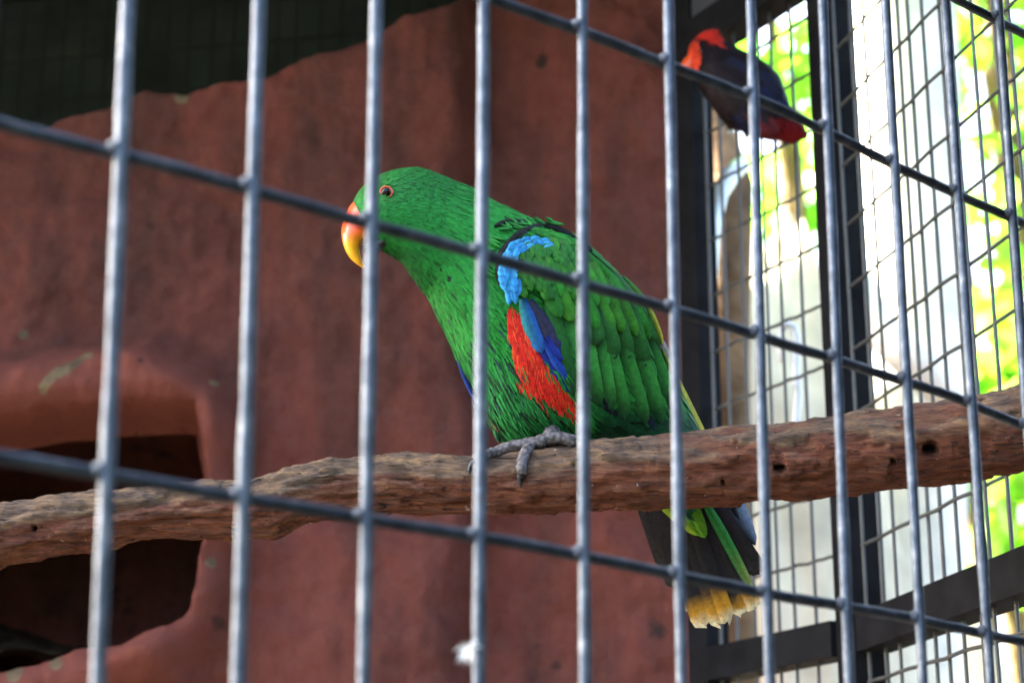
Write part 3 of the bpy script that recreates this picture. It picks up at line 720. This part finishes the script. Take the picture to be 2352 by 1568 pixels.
# blue and slate outer wing feathers
bl, nv, sl, tl = lin((36, 84, 172)), lin((26, 38, 122)), lin((46, 50, 76)), lin((40, 128, 120))
feather('blue_feather', (1214, 690), (1290, 815), 40, 2.6, [(0, sl, sl), (.7, sl, lin((54, 54, 76))), (1, nv, sl)], .0, .7, wing)
feather('blue_feather', (1200, 686), (1246, 808), 36, 3.2, [(0, bl, tl), (.6, bl, tl), (1, lin((40, 92, 170)), lin((40, 92, 170)))], .03, .75, wing)
feather('blue_feather', (1236, 780), (1310, 902), 30, 2.3, [(0, nv, nv), (.7, nv, lin((34, 44, 128))), (1, nv, nv)], .02, .7, wing)
feather('blue_feather', (1248, 784), (1314, 890), 20, 2.9, [(0, nv, bl), (.6, lin((30, 62, 170)), bl), (1, nv, nv)], .02, .6, wing)
feather('blue_feather', (1256, 772), (1294, 826), 20, 3.1, [(0, nv, nv), (.6, lin((36, 70, 176)), nv), (1, nv, nv)], .02, .6, wing)
# pale and yellow feather margins along the back and the long primaries behind the perch
yl, yg, gr, wh = lin((176, 168, 40)), lin((110, 150, 44)), lin((30, 104, 46)), lin((150, 148, 150))
feather('edged_feather', (1432, 636), (1494, 704), 12, 3.2, [(0, gr, gr), (.5, gr, yg), (1, gr, yl)], -.02, .7, wing)
feather('edged_feather', (1480, 690), (1520, 792), 14, 3.0, [(0, yg, gr), (.6, yl, gr), (1, yl, gr)], -.03, .7, wing)
feather('down_feather', (1514, 776), (1540, 842), 22, 1.2, [(0, wh, wh), (1, wh, lin((110, 108, 112)))], 0, .4, wing, fray=8)
feather('edged_feather', (1520, 800), (1560, 890), 12, 2.4, [(0, yg, lin((40, 60, 40))), (1, yl, gr)], 0, .7, wing)
prim = lambda px, py: YB + shear(px) + .006
dk, bg_ = lin((22, 26, 30)), lin((96, 116, 142))
for (b, t, wd, ly, c) in [((1535, 850), (1640, 1080), 34, 2, [(0, gr, gr), (.6, lin((24, 90, 44)), gr), (1, dk, dk)]), ((1548, 862), (1650, 1080), 15, 3, [(0, yl, gr), (.7, lin((176, 164, 50)), yg), (1, yg, yg)]),
                          ((1556, 870), (1690, 1170), 16, 1.2, [(0, yl, gr), (.6, lin((186, 170, 48)), yg), (1, yg, yg)]), ((1604, 1000), (1733, 1250), 46, .4, [(0, dk, dk), (.45, bg_, dk), (.75, lin((120, 140, 166)), dk), (1, bg_, dk)]),
                          ((1575, 960), (1700, 1190), 34, .8, [(0, dk, dk), (1, dk, dk)])]:
    feather('primary_feather', b, t, wd, ly, c, .0, .45, wing, prim)
# far wing just showing past the breast
farw = lambda px, py: YB + shear(px) + .004
for (b, t, wd, c) in [((1052, 826), (1090, 916), 15, (34, 58, 130)), ((1062, 846), (1100, 938), 14, (26, 40, 104)), ((1082, 868), (1132, 960), 18, (190, 60, 66)), ((1092, 890), (1146, 990), 16, (176, 56, 70)), ((1110, 920), (1150, 990), 12, (110, 140, 50))]:
    feather('far_wing_feather', b, t, wd, 0, flat(c), 0, .4, wing, farw)
# belly tufts over the branch
for k in range(60):
    bx = random.uniform(1130, 1330); by = random.uniform(905, 965) + (bx - 1130) * .12
    feather('belly_feather', (bx, by), (bx + random.uniform(2, 30), min(1018, by + random.uniform(38, 60))), random.uniform(9, 16), 1.2 + random.random(), flat(random.choice(((40, 120, 60), (30, 96, 56), (22, 58, 40), (56, 128, 92))), .2), random.uniform(-.05, .05), .35, parrot, nl=4)

# -- tail
tail = empty('tail', at(1560, 1100, YB + .05)); tail.parent = parrot; tail.location = at(1560, 1100, YB + .05) - parrot.location
td = lambda px, py: YB + shear(1560) + .012 + (py - 1100) * .00004
BK, OR, CRM = lin((36, 33, 37)), lin((196, 142, 40)), lin((226, 214, 176))
tl_tips = [((1462, 1090), (1532, 1298), 46, 0.2, 0), ((1480, 1095), (1556, 1345), 52, .5, 0), ((1500, 1100), (1592, 1408), 58, 1.2, .085), ((1520, 1100), (1624, 1436), 60, 1.8, .13), ((1540, 1100), (1652, 1436), 52, 2.2, .15), ((1555, 1100), (1672, 1430), 44, 2.6, .17), ((1570, 1100), (1700, 1412), 46, 1.0, .07), ((1580, 1100), (1732, 1398), 44, .7, .10),
           ((1600, 1105), (1746, 1310), 46, -.5, 0), ((1590, 1105), (1716, 1320), 48, -.3, 0), ((1460, 1080), (1510, 1240), 44, -.2, 0)]
for (b, t, wd, ly, tip) in tl_tips:
    if tip: c = [(0, BK, BK), (1 - tip - .08, BK, BK), (1 - tip + .03, OR, tuple(x * .8 for x in OR)), (.93, OR, OR), (.965, CRM, CRM), (1, CRM, CRM)]
    else: c = [(0, BK, BK), (.9, BK, lin((48, 44, 46))), (1, lin((70, 66, 68)), BK)]
    feather('tail_feather', b, t, wd, ly, c, .0, .95, tail, td, .0008, 9 if tip else 6, nl=14)
lg, lg2 = lin((92, 148, 34)), lin((64, 124, 34))
feather('undertail_covert', (1490, 1120), (1606, 1232), 34, 3.6, [(0, lg2, lg2), (.7, lg, lin((150, 160, 40))), (1, lg, lg)], 0, .5, tail, td)
feather('undertail_covert', (1560, 1110), (1620, 1232), 40, 4.0, [(0, lg2, lg2), (.7, lg, lg), (1, lg, lg2)], 0, .5, tail, td)
feather('undertail_covert', (1535, 1110), (1598, 1215), 34, 3.8, [(0, lg2, lg2), (.7, lg2, lg), (1, lg, lg2)], 0, .5, tail, td)
feather('tail_edge_feather', (1606, 1130), (1736, 1372), 26, 2.9, [(0, lin((40, 140, 70)), gr), (.55, lin((60, 140, 60)), lin((28, 96, 46))), (1, lin((170, 170, 90)), lin((30, 60, 40)))], -.01, .55, tail, td, nl=10)

# -- beak, eye, feet
def loft(name, st, yc, mat, parent, colf, n=20, sub=5):
    V, F_, C_ = [], [], []; N = len(st) - 1
    for i in range(N * sub + 1):
        s = i / sub; a = min(N - 1, int(s)); t = s - a; g_ = [st[max(0, min(N, a + k))] for k in (-1, 0, 1, 2)]
        f = lambda h: cr(h(g_[0]), h(g_[1]), h(g_[2]), h(g_[3]), t)
        ox, oy, ix, iy, h = (f(lambda q, k=k: q[k]) for k in range(5))
        for k in range(n):
            th = 2 * math.pi * k / n; cs, sn = math.cos(th), math.sin(th)
            px, py = (ox + ix) / 2 + (ox - ix) / 2 * cs, (oy + iy) / 2 + (oy - iy) / 2 * cs
            V.append(at(px, py, yc - sn * h / 1000)); C_.append(colf(px, py))
    for i in range(N * sub):
        for k in range(n): F_.append((i * n + k, i * n + (k + 1) % n, (i + 1) * n + (k + 1) % n, (i + 1) * n + k))
    F_.append(tuple(range(n))); F_.append(tuple(range(N * sub * n, N * sub * n + n))[::-1])
    return part(name, V, F_, mat, parent, True, C_)
YH = YB + shear(835)
o_, y_ = lin((232, 84, 38)), lin((226, 158, 22))
def beakc(px, py):
    t = sstep(528, 572, py + .25 * (px - 800)); c = tuple(lerp(a, b, t) for a, b in zip(o_, y_)); p = .35 * sstep(505, 470, py)
    return tuple(lerp(a, b, p) for a, b in zip(c, lin((236, 110, 70))))
loft('upper_beak', [(818, 458, 856, 512, 9.0), (803, 474, 850, 530, 9.0), (791, 501, 842, 546, 8.6), (784, 530, 833, 553, 8.0), (787, 557, 826, 567, 6.8), (797, 583, 828, 586, 5.0), (813, 602, 833, 602, 3.0), (832, 615, 838, 613, .8)], YH, M['beak'], parrot, beakc)
loft('lower_beak', [(905, 520, 905, 560, 8), (880, 532, 880, 572, 8), (856, 548, 860, 582, 7), (838, 562, 845, 578, 4.5), (828, 568, 832, 573, 1.5)], YH, M['beak'], parrot, lambda a, b: lin((20, 18, 19)))
hp, hn = hit(*EYE)
def ball(r, seg=20, rings=12):
    bm = bmesh.new(); bmesh.ops.create_uvsphere(bm, u_segments=seg, v_segments=rings, radius=r); V = [v.co.copy() for v in bm.verts]; F_ = [tuple(v.index for v in f.verts) for f in bm.faces]; bm.free(); return V, F_
face = (hn + (CAM - hp).normalized()).normalized()
V, F_ = ball(.0031); eye = part('eye', [hp + v + face * .0003 for v in V], F_, M['eye'], parrot)
def ring(c, nrm, R_, r, n=28, m_=8):
    a = nrm.orthogonal().normalized(); b = nrm.cross(a); V, F_ = [], []
    for i in range(n):
        t = 2 * math.pi * i / n; d = a * math.cos(t) + b * math.sin(t)
        for k in range(m_):
            q = 2 * math.pi * k / m_; V.append(c + d * (R_ + r * math.cos(q)) + nrm * r * math.sin(q) * .7)
    for i in range(n):
        for k in range(m_): F_.append((i * m_ + k, i * m_ + (k + 1) % m_, ((i + 1) % n) * m_ + (k + 1) % m_, ((i + 1) % n) * m_ + k))
    return V, F_
part('iris', *ring(hp + face * .0010, face, .00315, .00075), M['iris'], eye)
foot = empty('foot', at(1240, 1015, YP - .01)); foot.parent = parrot; foot.location = at(1240, 1015, YP - .01) - parrot.location
def on_perch(px, py, r, lift=.75):
    h, n = hit(px, py, perch_bvh)
    if h is None: return at(px, py, YP - .006)
    return h + (n if n.dot(CAM - h) > 0 else -n) * r * lift
def toe(pts, r0, r1, claw):
    P = []; 
    for (a, b) in zip(pts, pts[1:]):
        for k in range(4): P.append((lerp(a[0], b[0], k / 4), lerp(a[1], b[1], k / 4)))
    P.append(pts[-1]); n = len(P); rad = [lerp(r0, r1, i / (n - 1)) * (1 + .06 * math.sin(i * 2.1)) for i in range(n)]
    path = [on_perch(p[0], p[1], r) for p, r in zip(P, rad)]
    for _ in range(3): path = [path[0]] + [(path[i - 1] + path[i] * 2 + path[i + 1]) / 4 for i in range(1, n - 1)] + [path[-1]]
    V, F_ = tube(path, rad, 14, True, .12, 500); t = part('toe', V, F_, M['foot'], foot)
    cp = [path[-1]] + [on_perch(c[0], c[1], r1 * .6, .6) for c in claw]
    V, F_ = tube(cp, [r1 * .82, r1 * .62, r1 * .38, r1 * .06], 10, True); part('claw', V, F_, M['claw'], t)
toe([(1322, 1016), (1290, 1004), (1252, 1006), (1226, 1020), (1208, 1042), (1199, 1068), (1198, 1088)], .0038, .0029, [(1196, 1098), (1195, 1110), (1198, 1121)])
toe([(1252, 1014), (1210, 1020), (1170, 1026), (1136, 1040), (1108, 1055), (1090, 1063)], .0038, .0028, [(1082, 1068), (1077, 1078), (1078, 1090)])
P = [at(1270, 950, YB), at(1268, 985, YB - .006), on_perch(1266, 1010, .005)]
part('shank', *tube(P, [.006, .005, .0048], 12), M['foot'], foot)

# ------------------------------------------------------------------ small dark lory on the side mesh
LY = 1.455
lory = empty('lory', at(1690, 240, LY)); tag(lory, 'small dark lory with orange red head clinging to the side mesh', 'lory')
lst = [((1578, 132), (1584, 152), 5), ((1588, 104), (1596, 172), 11), ((1610, 80), (1604, 200), 16), ((1638, 72), (1622, 226), 20), ((1664, 92), (1640, 250), 23), ((1706, 116), (1664, 282), 25), ((1752, 140), (1704, 304), 25), ((1786, 172), (1742, 316), 22), ((1801, 208), (1772, 321), 17), ((1815, 246), (1792, 322), 11), ((1838, 280), (1812, 326), 6), ((1848, 300), (1832, 322), 3)]
def lpt(s, th):
    n = len(lst) - 1; s = max(0, min(n - 1e-6, s)); i = int(s); t = s - i; g_ = [lst[max(0, min(n, i + k))] for k in (-1, 0, 1, 2)]
    f = lambda h: cr(h(g_[0]), h(g_[1]), h(g_[2]), h(g_[3]), t)
    tx, ty, bx, by, h = f(lambda q: q[0][0]), f(lambda q: q[0][1]), f(lambda q: q[1][0]), f(lambda q: q[1][1]), f(lambda q: q[2])
    return at((tx + bx) / 2 + (tx - bx) / 2 * math.cos(th), (ty + by) / 2 + (ty - by) / 2 * math.cos(th), LY - math.sin(th) * h / 1000)
def lcol(px, py):
    if px < 1600 and py < 175 and py > 108 : 
        if py + .9 * (px - 1580) < 168 + 6: return lin((206, 62, 34))
    if py < 100 + .05 * (px - 1600) and px < 1655 and px > 1588: return lin((198, 44, 30))
    if px > 1775 and py > 235: return lin((112, 16, 20))
    if py > 282 and px > 1735: return lin((96, 18, 22))
    if px > 1740 and 165 < py < 250: return lin((22, 26, 58))
    if 1680 < px < 1740 and py > 255: return lin((22, 24, 52))
    return lin((26, 15, 19))
V, Fc, C = [], [], []
LN, LT = 66, 30
for i in range(LN + 1):
    for k in range(LT):
        p = lpt((len(lst) - 1) * i / LN, 2 * math.pi * k / LT); V.append(p + Vector((0, 0, .001 * noise.noise(p * 150)))); C.append(lcol(*to_px(p)))
for i in range(LN):
    for k in range(LT): Fc.append((i * LT + k, i * LT + (k + 1) % LT, (i + 1) * LT + (k + 1) % LT, (i + 1) * LT + k))
Fc.append(tuple(range(LT))); Fc.append(tuple(range(LN * LT, LN * LT + LT))[::-1])
part('body', V, Fc, M['feather'], lory, True, C)
PV, PF, PC = [], [], []
for _ in range(3500):
    s = random.uniform(.3, 10.6); th = random.uniform(0, 2 * math.pi); p = lpt(s, th); d = (lpt(s + .1, th) - p).normalized(); nrm = (lpt(s, th + .05) - p).cross(d)
    if nrm.length < 1e-12: continue
    nrm.normalize(); T = lpt(s, 0) * .5 + lpt(s, math.pi) * .5
    if nrm.dot(p - T) < 0: nrm = -nrm
    barb(p, d, nrm, random.uniform(.004, .008), random.uniform(.0015, .003), vary(lcol(*to_px(p)), .2), .12)
tag(part('body_plumage', PV, PF, M['feather'], lory, True, PC), kind='stuff')
loft('beak', [(1584, 122, 1600, 148, 5.5), (1570, 138, 1592, 160, 5), (1562, 154, 1580, 168, 3.5), (1562, 168, 1570, 172, 1)], LY - .004, M['beak'], lory, lambda a, b: lin((214, 84, 34)))
for (ex, ey) in ((1612, 118),):
    V, F_ = ball(.0024, 14, 8); c = at(ex, ey, LY - .0165); part('eye', [c + v for v in V], F_, M['eye'], lory)
lw = lambda px, py: LY - .021 + .006 * sstep(1740, 1830, px)
for (b, t, wd, c) in [((1650, 150), (1790, 250), 60, (26, 18, 24)), ((1670, 140), (1800, 225), 50, (22, 22, 44)), ((1660, 180), (1770, 290), 56, (30, 16, 22)), ((1700, 170), (1812, 262), 46, (20, 24, 56)), ((1690, 220), (1790, 310), 44, (84, 18, 24))]:
    feather('wing_feather', b, t, wd, 1.5, flat(c), .03, .6, lory, lw)
for (t, wd, c) in [((1826, 320), 30, (30, 40, 34)), ((1843, 306), 26, (120, 20, 24)), ((1812, 330), 26, (26, 40, 30)), ((1846, 288), 22, (130, 22, 24))]:
    feather('tail_feather', (1780, 262), t, wd, 0, flat(c), 0, .7, lory, lambda px, py: LY + .002)
for (a, b) in (((1680, 285), (1676, 300)), ((1716, 296), (1716, 312))):
    p1, p2 = at(a[0], a[1], LY), at(b[0], b[1], 1.50); part('foot', *tube([p1, (p1 + p2) / 2, p2], [.004, .003, .0025], 8), M['claw'], lory)

# ------------------------------------------------------------------ garden outside
def rockblob(name, c, r, seed, mat, label):
    bm = bmesh.new(); bmesh.ops.create_icosphere(bm, subdivisions=5, radius=1)
    for v in bm.verts:
        k = 1 + .22 * fbm(v.co * 1.3 + Vector((seed, 0, 0)), 4) + .04 * fbm(v.co * 6 + Vector((seed, 4, 0)), 3)
        v.co = Vector((v.co.x * r[0] * k + c[0], v.co.y * r[1] * k + c[1], max(0, v.co.z * r[2] * k + c[2])))
    V = [v.co.copy() for v in bm.verts]; F_ = [tuple(v.index for v in f.verts) for f in bm.faces]; bm.free()
    o = part(name, V, F_, mat); tag(o, label, 'boulder'); return o
bpt = at(1790, 600, 3.1)
rockblob('boulder', (bpt.x + .02, 3.3, .4), (.34, .35, bpt.z - .32), 3, M['stone'], 'tall rounded beige boulder outside the side mesh left of the black post')
bpt2 = at(2060, 1300, 3.4)
rockblob('boulder', (bpt2.x + .05, 3.9, .5), (.42, .4, bpt2.z - .5), 8, M['stone'], 'pale beige boulder at the foot of the pale tree trunk')
LEAFV = []
def leaves(name, parent, clusters, n, size, cols, seed):
    rnd = random.Random(seed); V, F_, C_ = [], [], []
    for _ in range(n):
        c, r = rnd.choice(clusters)
        while True:
            d = Vector((rnd.uniform(-1, 1), rnd.uniform(-1, 1), rnd.uniform(-1, 1)))
            if d.length < 1: break
        p = Vector(c) + Vector((d.x * r[0], d.y * r[1], d.z * r[2]))
        s = size * rnd.uniform(.6, 1.25); ax = Vector((rnd.uniform(-1, 1), rnd.uniform(-1, 1), rnd.uniform(-1.1, .25))).normalized()
        nr = (Vector((rnd.uniform(-.7, .7), rnd.uniform(-.7, .7), 1))).normalized(); sd_ = ax.cross(nr)
        if sd_.length < .05: continue
        sd_.normalize(); nr = sd_.cross(ax); i = len(V)
        V.extend([p, p + ax * s * .35 + sd_ * s * .26 + nr * s * .05, p + ax * s * .75 + sd_ * s * .2, p + ax * s, p + ax * s * .75 - sd_ * s * .2, p + ax * s * .35 - sd_ * s * .26 + nr * s * .05, p + ax * s * .5 - nr * s * .04])
        F_.extend([(i, i + 1, i + 6), (i + 1, i + 2, i + 6), (i + 2, i + 3, i + 6), (i + 3, i + 4, i + 6), (i + 4, i + 5, i + 6), (i + 5, i, i + 6)])
        c = rnd.choice(cols); k = rnd.uniform(.7, 1.3); C_.extend([tuple(x * k for x in c)] * 7)
    return part(name, V, F_, M['leaf'], parent, False, C_)
LC = [(.16, .30, .03), (.20, .34, .04), (.11, .24, .03), (.26, .36, .08)]
def tree(label, base, path, rad, mat, clusters, n, size, seed, group=None, limbs=()):
    root = empty('tree', base); tag(root, label, 'tree', group)
    part('trunk', *tube(path, rad, 20, True, .16, 7, seed), mat, root)
    for lp, lr in limbs: part('limb', *tube(lp, lr, 12, True, .15, 9, seed), mat, root)
    leaves('crown', root, clusters, n, size, LC, seed); return root
# pale trunk right of the post
a0, a1 = at(2085, 1500, 3.5), at(2075, 20, 3.5)
px_ = [Vector((a0.x + .02, 3.5, -.05)), Vector((a0.x, 3.5, .8)), a0, (a0 + a1) / 2 + Vector((.02, 0, 0)), a1, a1 + Vector((-.05, .1, .9)), a1 + Vector((.1, .2, 1.8))]
limb = [at(2262, 990, 3.25), at(2190, 920, 3.2), at(2110, 840, 3.15), at(2030, 770, 3.15), at(1960, 640, 3.2), at(1900, 400, 3.2)]
tree('pale barked tree with a wide trunk right of the black post', (a0.x, 3.5, 0), px_, [.15, .125, .1, .096, .094, .08, .05], M['pale'],
     [((.75, 3.9, 4.1), (.8, .7, .5)), ((1.3, 4.4, 3.0), (.3, .5, .6)), ((.3, 4.6, 4.2), (.8, .8, .5))], 700, .13, 5,
     limbs=[(limb, [.03, .034, .036, .034, .03, .026])])
# brown leaning trunk behind the corner post
b0, b1 = at(1672, 1300, 2.6), at(1680, 430, 2.6)
path = [Vector((b0.x, 2.6, -.05)), Vector((b0.x, 2.6, 1.0)), b0, (b0 + b1) / 2 + Vector((-.006, 0, 0)), b1, b1 + Vector((-.12, .1, .5)), b1 + Vector((-.4, .2, 1.1))]
tree('slim brown tree trunk outside the mesh beside the red rock wall', (b0.x, 2.6, 0), path, [.06, .05, .036, .034, .032, .03, .02], M['bark'],
     [((b1.x - .3, 2.9, 3.6), (.6, .5, .4)), ((b1.x + .1, 3.3, 3.9), (.4, .4, .3))], 900, .11, 9)
# far leafy shrubs and trees
def shrub(label, c, r, n, size, seed):
    root = empty('leafy_tree', (c[0], c[1], 0)); tag(root, label, 'tree', 'leafy trees beyond the aviary')
    rnd = random.Random(seed)
    for k in range(3):
        e = Vector((c[0] + rnd.uniform(-.4, .4) * r[0], c[1] + rnd.uniform(-.3, .3) * r[1], c[2] + rnd.uniform(-.2, .6) * r[2]))
        part('trunk' if k == 0 else 'limb', *tube([(c[0] + .03 * k, c[1], -.03), Vector((c[0], c[1], 0)).lerp(e, .5) + Vector((.05 * k, 0, .1)), e], [.05, .035, .012], 8, True), M['bark'], root)
    cl = [((c[0] + rnd.uniform(-.8, .8) * r[0], c[1] + rnd.uniform(-.8, .8) * r[1], c[2] + rnd.uniform(-.85, .85) * r[2]), (r[0] * .4, r[1] * .4, r[2] * .3)) for _ in range(9)]
    leaves('crown', root, cl, n, size, LC, seed)
for (px, py, Y, r, n, sz, lab) in [(1760, 150, 5.0, (.55, .5, .45), 420, .13, 'lime green leafy tree seen above the beige boulder'), (1790, 430, 6.5, (.8, .6, .7), 330, .14, 'loose light green tree in the gap left of the black post'),
                                   (2330, 120, 4.6, (.34, .5, .5), 300, .12, 'bright green leafy tree past the pale trunk near the roof edge'), (2360, 600, 5.2, (.5, .6, .45), 200, .13, 'thin bright green tree beyond the right end of the branch'),
                                   (2330, 1180, 4.8, (.35, .5, .5), 420, .13, 'dense green bush below the branch by the pale trunk'), (2000, 560, 7.5, (.6, .6, .5), 160, .14, 'distant light green tree between the black post and the pale trunk')]:
    c = at(px, py, Y); shrub(lab, (c.x, c.y, c.z), r, n, sz, int(px + py))
# bits fixed outside the side mesh: zinc pipe and a white hook
q = [at(1636, 1560, 1.66), at(1630, 1000, 1.66), at(1626, 640, 1.66), at(1634, 520, 1.66), at(1652, 445, 1.67), at(1680, 400, 1.69), at(1700, 380, 1.72)]
q.insert(0, Vector((q[0].x + .005, 1.66, 0)))
tag(part('zinc_pipe', *tube(q, [.0085] * len(q), 14), M['zinc']), 'zinc water pipe with a bent top beside the corner of the rock wall', 'pipe')
hk = [at(1796, 830, 1.515), at(1792, 790, 1.515), at(1794, 758, 1.515), at(1808, 744, 1.515), at(1824, 752, 1.515), at(1829, 780, 1.515), at(1828, 860, 1.515), at(1832, 905, 1.515), at(1828, 960, 1.515), at(1826, 1010, 1.515)]
tag(part('white_hook', *tube(hk, [.0035] * len(hk), 10), M['white']), 'white plastic hook hung on the side mesh left of the black post', 'hook')

# added unseen leafy masses that block light, beside and behind the viewpoint
def occluder(label, A, B, h, t, seed):
    A, B = Vector(A), Vector(B); d = (B - A).normalized(); n = Vector((-d.y, d.x, 0)); L = (B - A).length
    root = empty('occluder', (A + B) / 2); tag(root, label, 'occluder')
    part('core', *box((A + B) / 2 + Vector((0, 0, h / 2)), d * (L / 2), n * (t / 2), Vector((0, 0, h / 2))), M['occluder'], root, False)
    rnd = random.Random(seed)
    cl = [(A.lerp(B, rnd.random()) + n * rnd.uniform(-.5, .5) * t + Vector((0, 0, rnd.uniform(.05, 1) * h)), (.25, .25, .25)) for _ in range(120)]
    o = leaves('foliage', root, cl, 4000, .12, [(.03, .07, .012), (.04, .09, .015), (.025, .055, .012)], seed); tag(o, kind='stuff')
M['occluder'] = mat_plain('occluder_core', (.018, .03, .012), .95, .1, .4, 10)
occluder('added tall light-blocking leafy hedge along the visitor path to the right of the viewpoint', (1.6, .2, 0), (1.8, -4.5, 0), 3.4, .6, 31)

# added lobby: boards and roof that darken the right-hand wires, just outside the view
blk = empty('light_blocker', (.62, .72, 0)); tag(blk, 'added unseen dark boarded lobby with a lean-to roof beside the front corner', 'blocker')
LA, LB = FCORN + Vector((.03, -.03, 0)), Vector((.47, .0, 0)); ld = (LB - LA).normalized(); ln = Vector((-ld.y, ld.x, 0)); nb = 8; bw = (LB - LA).length / nb
for k in range(nb):
    c = LA + ld * bw * (k + .5); part('blocker_board', *box(Vector((c.x, c.y, 1.02)), ld * (bw / 2 - .002), ln * (.009 + .001 * (k % 2)), Vector((0, 0, 1.015))), M['black'], blk, False)
rq = [fpt(6.2, 0) + FN * .03, fpt(6.2, 0) + FN * 1.25, Vector((1.1, -.3, 0)), Vector((.9, .8, 0)), FCORN + Vector((.12, .02, 0)), FCORN + FN * .03 - FD * .01]
V = [Vector((p.x, p.y, 2.05)) for p in rq] + [Vector((p.x, p.y, 2.07)) for p in rq]; nn = len(rq)
part('blocker_roof', V, [tuple(range(nn)), tuple(range(nn, 2 * nn))[::-1]] + [(k, k + nn, (k + 1) % nn + nn, (k + 1) % nn) for k in range(nn)], M['roof'], blk, False)
occluder('added light-blocking green leafy hedge across the visitor path behind the viewpoint', (-4.5, -2.9, 0), (1.7, -3.3, 0), 2.3, .5, 32)

# scrap of down caught on an upright wire
dp = on_front(1078, 1490, WR * 1.9); DV, DF = [], []
for k in range(46):
    d = Vector((random.uniform(-1, .6), random.uniform(-1, .2), random.uniform(-1.2, .8))).normalized(); L = random.uniform(.002, .0065); sd_ = d.cross(Vector((.2, 1, .1))).normalized() * .00022; i = len(DV)
    m_ = dp + d * L * .6 + Vector((0, 0, .0005)); DV.extend([dp - sd_, dp + sd_, m_ + sd_, m_ - sd_, dp + d * L - Vector((0, 0, .0012))]); DF.extend([(i, i + 1, i + 2, i + 3), (i + 3, i + 2, i + 4)])
tag(part('down_scrap', DV, DF, M['white'], None, False), 'tiny scrap of white down stuck to an upright wire below the branch', 'down')
